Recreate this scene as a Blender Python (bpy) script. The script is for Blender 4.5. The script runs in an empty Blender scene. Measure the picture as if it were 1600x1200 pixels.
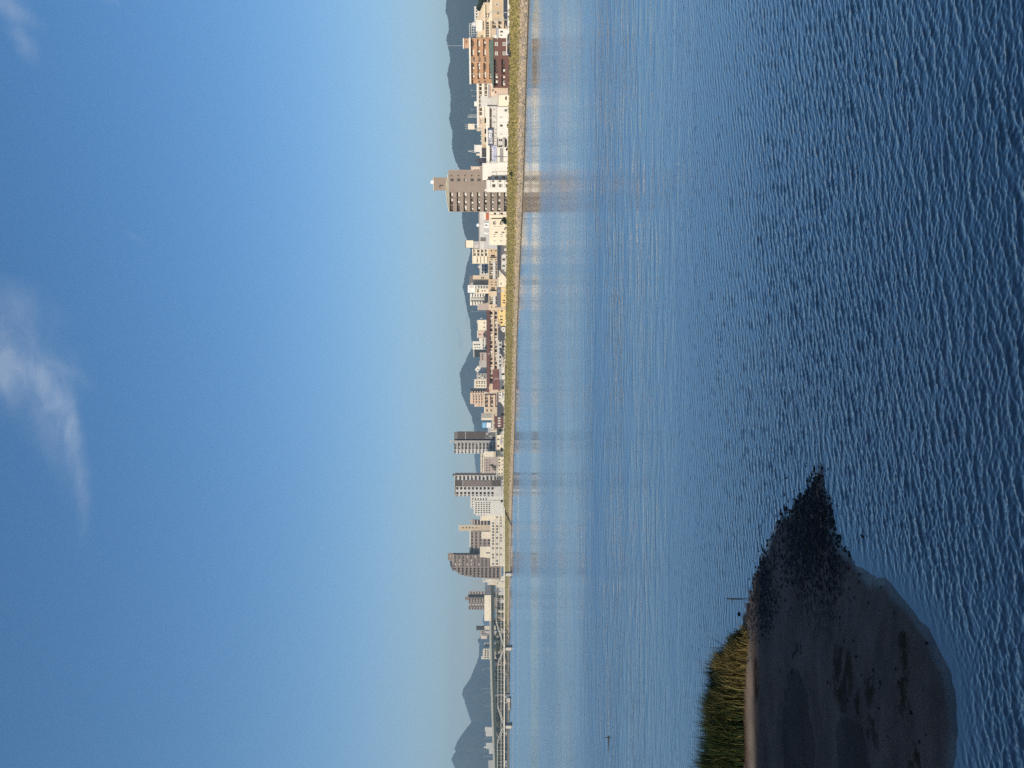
import bpy, bmesh, math, random
import numpy as np
from mathutils import Vector, Matrix, noise

random.seed(7)
rng = np.random.default_rng(11)
sc = bpy.context.scene
col = sc.collection
R = math.radians

# ------------------------------------------------------------------ camera
# the photograph was taken with the phone turned on its side: the camera is rolled by 90 degrees, so the
# sky is at the picture's left and the far bank's right end at its top
F, H, VH = 1200.0, 7.0, 788.0           # focal length in photo pixels, eye height in metres, horizon column
cd = bpy.data.cameras.new('camera')
cam = bpy.data.objects.new('camera', cd)
col.objects.link(cam)
cam.matrix_world = Matrix(((0, 1, 0, 0), (0, 0, -1, 0), (-1, 0, 0, H), (0, 0, 0, 1)))
cd.sensor_fit = 'HORIZONTAL'
cd.sensor_width = 36.0
cd.lens = F / 1600 * 36.0
cd.shift_x = (800 - VH) / 1600
cd.clip_start = 0.1
cd.clip_end = 30000
sc.camera = cam

# ------------------------------------------------------------------ light
SUN_EL, SUN_AZ = R(19.0), math.atan2(-0.52, -0.854)     # azimuth measured from +Y towards +X
SUN = Vector((math.sin(SUN_AZ) * math.cos(SUN_EL), math.cos(SUN_AZ) * math.cos(SUN_EL), math.sin(SUN_EL)))
sd = bpy.data.lights.new('sun', 'SUN')
sd.energy = 3.9
sd.angle = R(0.5)
sd.color = (1.0, 0.90, 0.74)
so = bpy.data.objects.new('sun', sd)
col.objects.link(so)
so.rotation_euler = SUN.to_track_quat('Z', 'Y').to_euler()
so.location = (-50, -80, 60)

world = bpy.data.worlds.new('World')
sc.world = world
world.use_nodes = True
SKY_STRENGTH = 0.105
sc.view_settings.view_transform = 'Standard'
sc.view_settings.look = 'None'
sc.view_settings.exposure = 0.2
sc.view_settings.gamma = 1.0
sc.view_settings.use_curve_mapping = False
sc.cycles.use_denoising = False
sc.cycles.max_bounces = 5
sc.cycles.diffuse_bounces = 2
sc.cycles.glossy_bounces = 3
sc.cycles.transmission_bounces = 2
sc.cycles.volume_bounces = 0
sc.cycles.caustics_reflective = False
sc.cycles.caustics_refractive = False


class NT:
    """small helper to wire node trees"""
    def __init__(self, tree):
        self.t = tree
        tree.nodes.clear()

    def n(self, typ, **kw):
        nd = self.t.nodes.new(typ)
        ins = kw.pop('ins', {})
        for k, v in kw.items():
            setattr(nd, k, v)
        for k, v in ins.items():
            self.put(nd.inputs[k], v)
        return nd

    def put(self, sock, v):
        if isinstance(v, bpy.types.NodeSocket):
            self.t.links.new(v, sock)
        else:
            sock.default_value = v

    def math(self, op, a, b=0.0, c=0.0, clamp=False):
        nd = self.n('ShaderNodeMath', operation=op, use_clamp=clamp)
        for i, v in enumerate((a, b, c)):
            self.put(nd.inputs[i], v)
        return nd.outputs[0]

    def mix(self, f, a, b, mode='MIX'):
        nd = self.n('ShaderNodeMix', data_type='RGBA', blend_type=mode)
        self.put(nd.inputs['Factor'], f)
        self.put(nd.inputs[6], a if isinstance(a, bpy.types.NodeSocket) else (*a, 1))
        self.put(nd.inputs[7], b if isinstance(b, bpy.types.NodeSocket) else (*b, 1))
        return nd.outputs[2]

    def noise(self, vec, scale, detail=4, rough=0.5, dist=0.0, out=0):
        nd = self.n('ShaderNodeTexNoise', ins={'Scale': scale, 'Detail': detail, 'Roughness': rough, 'Distortion': dist})
        if vec is not None:
            self.put(nd.inputs['Vector'], vec)
        return nd.outputs[out]

    def ramp(self, v, lo, hi, a=0.0, b=1.0, smooth=True):
        nd = self.n('ShaderNodeMapRange', interpolation_type='SMOOTHSTEP' if smooth else 'LINEAR')
        for i, x in enumerate((v, lo, hi, a, b)):
            self.put(nd.inputs[i], x)
        return nd.outputs[0]

    def mapping(self, vec, loc=(0, 0, 0), rot=(0, 0, 0), scale=(1, 1, 1)):
        nd = self.n('ShaderNodeMapping', ins={'Location': loc, 'Rotation': rot, 'Scale': scale})
        self.put(nd.inputs['Vector'], vec)
        return nd.outputs[0]


def build_world():
    g = NT(world.node_tree)
    sky = g.n('ShaderNodeTexSky', sky_type='NISHITA', sun_disc=False, sun_elevation=SUN_EL, sun_rotation=SUN_AZ,
              altitude=30.0, air_density=1.0, dust_density=0.7, ozone_density=3.0)
    tc = g.n('ShaderNodeTexCoord')
    sp = g.n('ShaderNodeSeparateXYZ')
    g.put(sp.inputs[0], tc.outputs['Generated'])
    x, y, z = sp.outputs
    ys = g.math('MAXIMUM', y, 0.05)
    a, b = g.math('DIVIDE', x, ys), g.math('DIVIDE', z, ys)      # where the cirrus stands over the far bank
    cv = g.n('ShaderNodeCombineXYZ')
    g.put(cv.inputs[0], a); g.put(cv.inputs[1], b)
    warp = g.noise(cv.outputs[0], 5.0, 5, 0.6, 0.0, 1)
    wv = g.n('ShaderNodeVectorMath', operation='MULTIPLY_ADD')
    g.put(wv.inputs[0], warp); wv.inputs[1].default_value = (0.09, 0.09, 0); g.put(wv.inputs[2], cv.outputs[0])
    # (u, v) of a patch in photo pixels, long half axis, short half axis, tilt, strength
    total = None
    for (py, pv, la, lb, tilt, k) in ((545, 5, 140, 75, 62, 0.75), (600, 35, 130, 62, 25, 0.7), (575, 15, 80, 50, 40, 0.35), (470, -5, 120, 40, 75, 0.5), (630, 78, 110, 26, 28, 0.6),
                                      (720, 110, 120, 20, 10, 0.40), (790, 122, 70, 12, 4, 0.30), (690, 85, 110, 45, 16, 0.30), (640, 60, 120, 60, 25, 0.25), (590, 118, 45, 14, 60, 0.3),
                                      (20, 5, 70, 24, 62, 1.0), (75, 32, 45, 20, 50, 0.6), (372, 210, 26, 9, 60, 0.25), (5, 172, 24, 7, 60, 0.3)):
        ca, cb = (600 - py) / F + 0.045, (VH - pv) / F + 0.045
        mp = g.n('ShaderNodeMapping', vector_type='TEXTURE', ins={'Location': (ca, cb, 0), 'Rotation': (0, 0, R(tilt)), 'Scale': (la / F, lb / F, 1)})
        g.put(mp.inputs['Vector'], wv.outputs[0])
        ln = g.n('ShaderNodeVectorMath', operation='LENGTH')
        g.put(ln.inputs[0], mp.outputs[0])
        m = g.math('MULTIPLY', g.ramp(ln.outputs['Value'], 1.25, 0.0), k)
        total = m if total is None else g.math('ADD', total, m)
    fib = g.noise(g.mapping(wv.outputs[0], rot=(0, 0, R(-62)), scale=(9, 26, 1)), 1.0, 8, 0.62, 0.6)
    soft = g.noise(g.mapping(cv.outputs[0], scale=(7, 7, 1)), 1.0, 6, 0.6)
    dens = g.math('MULTIPLY', total, g.math('ADD', g.ramp(fib, 0.30, 0.78, 0.20, 0.78), g.ramp(soft, 0.35, 0.75, 0, 0.35)), clamp=True)
    dens = g.math('MULTIPLY', dens, g.ramp(y, 0.05, 0.2))
    dens = g.math('MULTIPLY', dens, 0.31)
    hs = g.n('ShaderNodeHueSaturation', ins={'Saturation': 1.28, 'Value': 1.12})
    g.put(hs.inputs['Color'], sky.outputs[0])
    skyc = g.mix(1.0, hs.outputs[0], (1.12, 0.995, 1.0), 'MULTIPLY')
    cloud = g.mix(0.0, (5.6, 6.1, 6.8), (0, 0, 0))
    colr = g.mix(dens, skyc, cloud)
    # two faint grey scraps low over the peak
    scr = None
    for (py, pv, la, lb, tilt) in ((518, 716, 9, 3, 20), (538, 719, 12, 4, -15), (572, 718, 5, 2, 0), (500, 731, 8, 2.5, 10)):
        mp = g.n('ShaderNodeMapping', vector_type='TEXTURE', ins={'Location': ((600 - py) / F + 0.045, (VH - pv) / F + 0.045, 0), 'Rotation': (0, 0, R(tilt)), 'Scale': (la / F, lb / F, 1)})
        sv = g.n('ShaderNodeVectorMath', operation='MULTIPLY_ADD')
        g.put(sv.inputs[0], g.noise(cv.outputs[0], 60.0, 4, 0.6, 0.0, 1)); sv.inputs[1].default_value = (0.016, 0.010, 0); g.put(sv.inputs[2], g.mapping(cv.outputs[0], loc=(0.037, 0.040, 0)))
        g.put(mp.inputs['Vector'], sv.outputs[0])
        ln = g.n('ShaderNodeVectorMath', operation='LENGTH'); g.put(ln.inputs[0], mp.outputs[0])
        m = g.ramp(ln.outputs['Value'], 1.4, 0.2, 0.0, 0.30)
        scr = m if scr is None else g.math('MAXIMUM', scr, m)
    colr = g.mix(scr, colr, (2.7, 3.6, 4.2))
    bg = g.n('ShaderNodeBackground', ins={'Strength': SKY_STRENGTH})
    g.put(bg.inputs['Color'], colr)
    out = g.n('ShaderNodeOutputWorld')
    g.put(out.inputs['Surface'], bg.outputs[0])


build_world()


# ------------------------------------------------------------------ materials
MATS = {}


def mat(name, color, rough=0.75, var=0.12, scale=0.6, metal=0.0, streak=0.0, spec=0.3):
    """plain painted / rendered / tiled surface with uneven tone, rain streaks where asked"""
    if name in MATS:
        return MATS[name]
    m = bpy.data.materials.new(name)
    m.use_nodes = True
    g = NT(m.node_tree)
    geo = g.n('ShaderNodeNewGeometry')
    f = g.noise(geo.outputs['Position'], scale, 5, 0.6)
    k = g.ramp(f, 0.25, 0.75, 1 - var, 1 + var * 0.5)
    if streak:
        s = g.noise(g.mapping(geo.outputs['Position'], scale=(1.6, 1.6, 0.12)), 1.0, 4, 0.6)
        k = g.math('MULTIPLY', k, g.ramp(s, 0.45, 0.75, 1.0, 1 - streak))
    mul = g.n('ShaderNodeVectorMath', operation='SCALE')
    mul.inputs[0].default_value = color
    g.put(mul.inputs['Scale'], k)
    p = g.n('ShaderNodeBsdfPrincipled', ins={'Roughness': rough, 'Metallic': metal, 'Specular IOR Level': spec})
    g.put(p.inputs['Base Color'], mul.outputs[0])
    o = g.n('ShaderNodeOutputMaterial')
    g.put(o.inputs['Surface'], p.outputs[0])
    MATS[name] = m
    return m


# ------------------------------------------------------------------ mesh helpers
def tag(o, label=None, cat=None, group=None, kind=None):
    if label: o['label'] = label
    if cat: o['category'] = cat
    if group: o['group'] = group
    if kind: o['kind'] = kind
    return o


def link(name, me, parent=None, loc=None, rz=0.0):
    o = bpy.data.objects.new(name, me)
    col.objects.link(o)
    if parent is not None: o.parent = parent
    if loc is not None: o.location = loc
    o.rotation_euler = (0, 0, rz)
    return o


def empty(name, loc, rz=0.0):
    return link(name, None, None, loc, rz)


class MB:
    def __init__(self):
        self.v, self.f, self.m = [], [], []

    def add(self, vs, fs, mi=0):
        b = len(self.v)
        self.v += [tuple(p) for p in vs]
        for q in fs:
            self.f.append(tuple(b + i for i in q)); self.m.append(mi)

    def box(self, x0, x1, y0, y1, z0, z1, mi=0):
        self.add([(x0, y0, z0), (x1, y0, z0), (x1, y1, z0), (x0, y1, z0), (x0, y0, z1), (x1, y0, z1), (x1, y1, z1), (x0, y1, z1)],
                 [(0, 3, 2, 1), (4, 5, 6, 7), (0, 1, 5, 4), (1, 2, 6, 5), (2, 3, 7, 6), (3, 0, 4, 7)], mi)

    def prism(self, poly, y0, y1, mi=0):
        """poly in the x-z plane (counter-clockwise seen from -y), extruded along y"""
        n = len(poly)
        self.add([(x, y0, z) for x, z in poly] + [(x, y1, z) for x, z in poly],
                 [tuple(range(n)), tuple(range(2 * n - 1, n - 1, -1))] + [(i, n + i, n + (i + 1) % n, (i + 1) % n) for i in range(n)], mi)

    def bar(self, p, q, r, mi=0, n=6, r2=None):
        p, q = Vector(p), Vector(q)
        r2 = r if r2 is None else r2
        d = (q - p).normalized()
        u = d.orthogonal().normalized(); w = d.cross(u)
        vs = []
        for c, rr in ((p, r), (q, r2)):
            for i in range(n):
                a = 2 * math.pi * i / n
                vs.append(c + u * (rr * math.cos(a)) + w * (rr * math.sin(a)))
        self.add(vs, [(i, (i + 1) % n, n + (i + 1) % n, n + i) for i in range(n)] + [tuple(range(n - 1, -1, -1)), tuple(range(n, 2 * n))], mi)

    def mesh(self, name, mats):
        me = bpy.data.meshes.new(name)
        me.from_pydata(self.v, [], self.f)
        for x in (mats if isinstance(mats, (list, tuple)) else [mats]):
            me.materials.append(x)
        if any(self.m):
            me.polygons.foreach_set('material_index', self.m)
        me.update()
        return me

    def build(self, name, mats, parent=None, loc=None, rz=0.0):
        return link(name, self.mesh(name, mats), parent, loc, rz)


def np_mesh(name, verts, faces, mats, smooth=True, attrs=None):
    me = bpy.data.meshes.new(name)
    verts = np.asarray(verts, dtype=np.float32); faces = np.asarray(faces, dtype=np.int32)
    n, k = faces.shape
    me.vertices.add(len(verts)); me.vertices.foreach_set('co', verts.ravel())
    me.loops.add(n * k); me.loops.foreach_set('vertex_index', faces.ravel())
    me.polygons.add(n)
    me.polygons.foreach_set('loop_start', np.arange(0, n * k, k, dtype=np.int32))
    me.polygons.foreach_set('use_smooth', np.full(n, smooth, dtype=bool))
    for x in (mats if isinstance(mats, (list, tuple)) else [mats]):
        me.materials.append(x)
    me.update(calc_edges=True)
    me.validate()
    for an, arr in (attrs or {}).items():
        at_ = me.attributes.new(an, 'FLOAT', 'POINT')
        at_.data.foreach_set('value', np.asarray(arr, dtype=np.float32))
    return me


def grid_faces(nu, nv):
    i = np.arange(nu - 1)[:, None] * nv + np.arange(nv - 1)[None, :]
    return np.stack([i, i + nv, i + nv + 1, i + 1], -1).reshape(-1, 4)


def fbm(x, y, seed, octs=5, lac=2.0, gain=0.5):
    """value noise on numpy arrays"""
    r = np.random.default_rng(seed)
    tab = r.random((256, 256))
    out = np.zeros_like(x, dtype=float); amp = 1.0; tot = 0.0; fx, fy = x.astype(float), y.astype(float)
    for o in range(octs):
        ix, iy = np.floor(fx).astype(int), np.floor(fy).astype(int)
        tx, ty = fx - ix, fy - iy
        tx, ty = tx * tx * (3 - 2 * tx), ty * ty * (3 - 2 * ty)
        a = tab[ix & 255, iy & 255]; b = tab[(ix + 1) & 255, iy & 255]; c = tab[ix & 255, (iy + 1) & 255]; d = tab[(ix + 1) & 255, (iy + 1) & 255]
        out += amp * ((a * (1 - tx) + b * tx) * (1 - ty) + (c * (1 - tx) + d * tx) * ty); tot += amp
        amp *= gain; fx, fy = fx * lac + 17.3, fy * lac + 9.1
    return out / tot


def ground_pt(py, pv, z=0.0):
    """bearing and dip of a photo point, met with the plane z: where that thing stands"""
    D = (H - z) * F / (pv - VH)
    return (600 - py) / F * D, D


def xz(py, D):
    return (600 - py) / F * D


def zat(pv, D):
    return H - (pv - VH) / F * D

# ================================================================== SETTING
# ---- sandbar outline on the water plane (bearing, dip)
OUT = [ground_pt(y, v) for (v, y) in ((1284, 722), (1262, 757), (1240, 785), (1216, 814), (1203, 845), (1190, 876), (1178, 903), (1170, 926), (1163, 952), (1154, 978), (1146, 1005),
       (1138, 1060), (1134, 1120), (1132, 1200), (1131, 1320), (1140, 1500), (1180, 1650), (1260, 1690), (1350, 1640), (1430, 1520), (1470, 1380), (1486, 1260), (1491, 1200), (1494, 1140),
       (1492, 1092), (1486, 1053), (1469, 1018), (1451, 979), (1429, 953), (1395, 917), (1360, 898), (1337, 880), (1312, 854), (1299, 824), (1296, 789), (1289, 757))]


def signed_dist(X, Y, poly):
    """positive inside"""
    d = np.full(X.shape, 1e9); inside = np.zeros(X.shape, bool)
    n = len(poly)
    for i in range(n):
        (x0, y0), (x1, y1) = poly[i], poly[(i + 1) % n]
        ex, ey = x1 - x0, y1 - y0
        t = np.clip(((X - x0) * ex + (Y - y0) * ey) / (ex * ex + ey * ey), 0, 1)
        d = np.minimum(d, np.hypot(X - x0 - t * ex, Y - y0 - t * ey))
        c = ((y0 > Y) != (y1 > Y))
        with np.errstate(divide='ignore', invalid='ignore'):
            xi = ex * (Y - y0) / (ey if ey != 0 else 1e-9) + x0
        inside ^= c & (X < xi)
    return np.where(inside, d, -d)


def water_mat():
    m = bpy.data.materials.new('river_water')
    m.use_nodes = True
    g = NT(m.node_tree)
    geo = g.n('ShaderNodeNewGeometry')
    P = geo.outputs['Position']
    sp = g.n('ShaderNodeSeparateXYZ'); g.put(sp.inputs[0], P)
    X, Y, Z = sp.outputs
    calm = g.n('ShaderNodeAttribute', attribute_name='calm').outputs['Fac']

    def ridged(rot, sx, sy, detail, rough, dist, pw, off):
        v = g.mapping(P, loc=(off, off * 0.7, 0), rot=(0, 0, R(rot)), scale=(sx, sy, 1))
        n = g.noise(v, 1.0, detail, rough, dist)
        r = g.math('SUBTRACT', 1.0, g.math('ABSOLUTE', g.math('MULTIPLY_ADD', n, 2.6, -1.3)))
        return g.math('POWER', g.math('MAXIMUM', r, 0.0), pw)
    # wind ripples: long crests across the view, two crossing trains, a fine one on top
    r1 = ridged(-13, 0.95, 3.1, 2.0, 0.45, 0.25, 1.5, 0.0)
    r2 = ridged(17, 1.3, 4.4, 2.0, 0.5, 0.2, 1.5, 31.0)
    r3 = ridged(-4, 3.4, 9.0, 2.0, 0.5, 0.2, 1.3, 77.0)
    sw = g.noise(g.mapping(P, rot=(0, 0, R(8)), scale=(0.18, 0.55, 1)), 1.0, 2, 0.5)
    real = g.n('ShaderNodeAttribute', attribute_name='real').outputs['Fac']
    un = g.math('SUBTRACT', 1.0, real)
    h = g.math('MULTIPLY', g.math('MULTIPLY', r1, 0.013), un)
    h = g.math('MULTIPLY_ADD', g.math('MULTIPLY', r2, 0.007), un, h)
    r0 = ridged(6, 0.22, 0.75, 3.0, 0.55, 0.3, 1.3, 12.0)
    h = g.math('MULTIPLY_ADD', g.math('MULTIPLY', r0, 0.085), un, h)
    h = g.math('MULTIPLY_ADD', r3, 0.0028, h)
    h = g.math('MULTIPLY_ADD', g.math('MULTIPLY', sw, 0.05), un, h)
    # gusts: patches of stronger and weaker ripple; smooth lanes far out where the bank's buildings mirror
    gust = g.noise(g.mapping(P, scale=(0.035, 0.10, 1)), 1.0, 4, 0.55)
    gs = g.ramp(gust, 0.3, 0.7, 0.62, 1.12)
    lanes = g.noise(g.mapping(P, rot=(0, 0, R(3)), scale=(0.006, 0.024, 1)), 1.0, 5, 0.6)
    wob = g.math('MULTIPLY_ADD', lanes, 44.0, g.math('MULTIPLY_ADD', X, 0.05, g.math('ADD', Y, -9.0)))
    def lane(c, w, k):
        d = g.math('DIVIDE', g.math('SUBTRACT', wob, c), w)
        return g.math('MULTIPLY', g.ramp(g.math('ABSOLUTE', d), 1.0, 0.1), k)
    lan = g.math('MAXIMUM', lane(190, 52, 1.0), g.math('MAXIMUM', lane(100, 34, 0.9), lane(400, 44, 0.7)))
    still = g.math('MAXIMUM', lan, g.math('MULTIPLY', g.ramp(wob, 62.0, 135.0), g.ramp(Y, 480.0, 250.0, 0.0, 0.36)))
    far = g.ramp(Y, 28.0, 62.0)
    # long thin cat's-paws, so the smooth reach is streaked and not glassy
    paws = g.noise(g.mapping(P, scale=(0.055, 0.62, 1)), 1.0, 5, 0.65)
    still = g.math('ADD', still, g.math('MULTIPLY', g.math('SUBTRACT', paws, 0.5), g.math('MULTIPLY', far, 1.5)), clamp=True)
    # ruffled belt along the far bank
    db = g.math('ADD', g.math('MULTIPLY', g.math('SUBTRACT', X, 107.0), -0.915), g.math('MULTIPLY', g.math('SUBTRACT', Y, 215.0), -0.404))
    db = g.math('MULTIPLY_ADD', lanes, 30.0, g.math('ADD', db, -15.0))
    still = g.math('MULTIPLY', still, g.ramp(db, 8.0, 36.0, 0.12, 1.0))
    far_amp = g.math('MULTIPLY', g.math('MULTIPLY_ADD', still, -0.38, 0.60), g.ramp(Y, 85.0, 230.0, 1.0, 0.62))
    amp = g.math('MULTIPLY_ADD', far, g.math('SUBTRACT', far_amp, 1.0), 1.0)
    amp = g.math('MULTIPLY', g.math('MULTIPLY', amp, gs), g.math('SUBTRACT', 1.0, g.math('MULTIPLY', calm, 0.93)))
    # wavelets run in from the far bank, so the faces one sees lean towards the near shore (fewer where it is still)
    lean = g.math('MULTIPLY', far, g.math('MULTIPLY_ADD', still, -0.058, 0.082))
    bump = g.n('ShaderNodeBump', ins={'Distance': 1.0, 'Strength': 1.0})
    g.put(bump.inputs['Height'], g.math('MULTIPLY', h, amp))
    lv = g.n('ShaderNodeCombineXYZ'); g.put(lv.inputs[1], g.math('MULTIPLY', lean, -1.0))
    ad = g.n('ShaderNodeVectorMath', operation='ADD'); g.put(ad.inputs[0], bump.outputs[0]); g.put(ad.inputs[1], lv.outputs[0])
    nm = g.n('ShaderNodeVectorMath', operation='NORMALIZE'); g.put(nm.inputs[0], ad.outputs[0])
    fr = g.n('ShaderNodeFresnel', ins={'IOR': 1.33}); g.put(fr.inputs['Normal'], nm.outputs[0])
    body = g.n('ShaderNodeBsdfDiffuse', ins={'Color': (0.014, 0.027, 0.045, 1)})
    gl = g.n('ShaderNodeBsdfGlossy', ins={'Color': (1, 1, 1, 1), 'Roughness': 0.03}); g.put(gl.inputs['Normal'], nm.outputs[0])
    mx = g.n('ShaderNodeMixShader'); g.put(mx.inputs[0], g.math('POWER', fr.outputs[0], 0.47)); g.put(mx.inputs[1], body.outputs[0]); g.put(mx.inputs[2], gl.outputs[0])
    o = g.n('ShaderNodeOutputMaterial'); g.put(o.inputs['Surface'], mx.outputs[0])
    return m


def wave_field(X, Y, n=90, seed=5):
    """a wind sea of short ripples: many small trains about one heading; returns height and sideways push (sharp crests)"""
    r = np.random.default_rng(seed)
    Hh = np.zeros(X.shape, np.float32); DX = np.zeros(X.shape, np.float32); DY = np.zeros(X.shape, np.float32)
    X = X.astype(np.float32); Y = Y.astype(np.float32)
    for i in range(n):
        lam = 0.048 * (0.36 / 0.048) ** (r.random() ** 1.2)
        th = R(10) + r.normal(0, R(17) if lam > 0.16 else R(30))
        k = 2 * np.pi / lam
        slope = 0.033 * (1.25 if 0.09 < lam < 0.22 else 0.8)
        a = slope / k
        kx, ky = -math.sin(th), math.cos(th)
        ph = np.float32(k) * (np.float32(kx) * X + np.float32(ky) * Y) + np.float32(r.uniform(0, 6.283))
        s_, c_ = np.sin(ph), np.cos(ph)
        Hh += np.float32(a) * c_
        DX -= np.float32(a * kx * 1.0) * s_; DY -= np.float32(a * ky * 1.0) * s_
    return Hh, DX, DY


def make_water():
    tn = np.concatenate([[-9, -5, -3, -2, -1.4, -1.0], np.linspace(-0.74, 0.70, 1150), [1.0, 1.4, 2, 3, 5, 9]])
    ys = [6.0]
    while ys[-1] < 56:
        ys.append(ys[-1] + (0.10 if ys[-1] < 9.5 else max(0.017, 0.017 * (ys[-1] / 13.0) ** 1.7)))
    ys = np.array(ys + list(np.geomspace(58, 3000, 28)))
    T, Yg = np.meshgrid(tn, ys, indexing='ij')
    Xg = T * Yg
    sdst = signed_dist(Xg, Yg, OUT)
    calm = np.clip(1 - (-sdst) / 1.0, 0, 1)
    # the lee side (nearest the eye) has the wider smooth rim, the far side is wind-beaten to its edge
    near = np.clip((-Xg - 2.2) / 1.5, 0, 1) * np.clip((19.0 - Yg) / 2.0, 0, 1)
    calm = np.clip(calm * (0.25 + 0.75 * near), 0, 1) ** 0.8
    gust = np.clip(0.72 + 0.55 * (fbm(Xg * 0.10, Yg * 0.16, 41, 3)), 0.6, 1.25)
    w = gust * (1 - calm) * np.clip((Yg - 6.0) / 1.5, 0, 1) * np.clip((52 - Yg) / 26, 0, 1) * np.clip((0.74 - np.abs(T)) / 0.06, 0, 1)
    w = w * np.interp(Yg, [0, 15, 26, 60], [1, 1, 0.68, 0.6])
    hh, dx, dy = wave_field(Xg, Yg)
    verts = np.stack([Xg + dx * w, Yg + dy * w, hh * w], -1).reshape(-1, 3)
    real = np.clip((52 - Yg) / 26, 0, 1) * np.clip((0.74 - np.abs(T)) / 0.06, 0, 1)
    me = np_mesh('river_water', verts, grid_faces(len(tn), len(ys)), WATER, True, {'calm': calm.ravel(), 'real': real.ravel()})
    tag(link('river_water', me), 'dark blue rippled river water reaching to the far bank', kind='structure')
    mb = MB(); mb.add([(-54, 6, 0), (-120, -90, 0), (120, -90, 0), (54, 6, 0)], [(0, 1, 2, 3)])
    tag(mb.build('river_water', WATER), 'river water under the added unseen bridge', kind='structure')


WATER = water_mat()
make_water()

# ---- sandbar
SX0, SX1, SY0, SY1 = -26.0, 1.0, 10.0, 31.0


def sand_height(X, Y):
    s = signed_dist(X, Y, OUT)
    wig = (fbm(X * 1.7, Y * 1.7, 3, 4) - 0.5)
    s2 = s + wig * 0.35
    h = np.where(s2 > 0, 0.36 * (1 - np.exp(-np.maximum(s2, 0) / 2.2)), 0.16 * s2)
    rag = np.clip(1 - np.abs(s2 - 0.15) / 0.75, 0, 1)
    h += (fbm(X * 5.0, Y * 5.0, 13, 4) - 0.5) * 0.16 * rag * np.clip((Y - 15.5) / 2.0, 0.12, 1)
    h += (fbm(X * 0.8, Y * 0.8, 5, 3) - 0.5) * 0.10 * np.clip(s2, 0, 1) + (fbm(X * 7, Y * 7, 8, 3) - 0.5) * 0.018 * np.clip(s2 * 2, 0, 1)
    return h, s2


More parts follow.
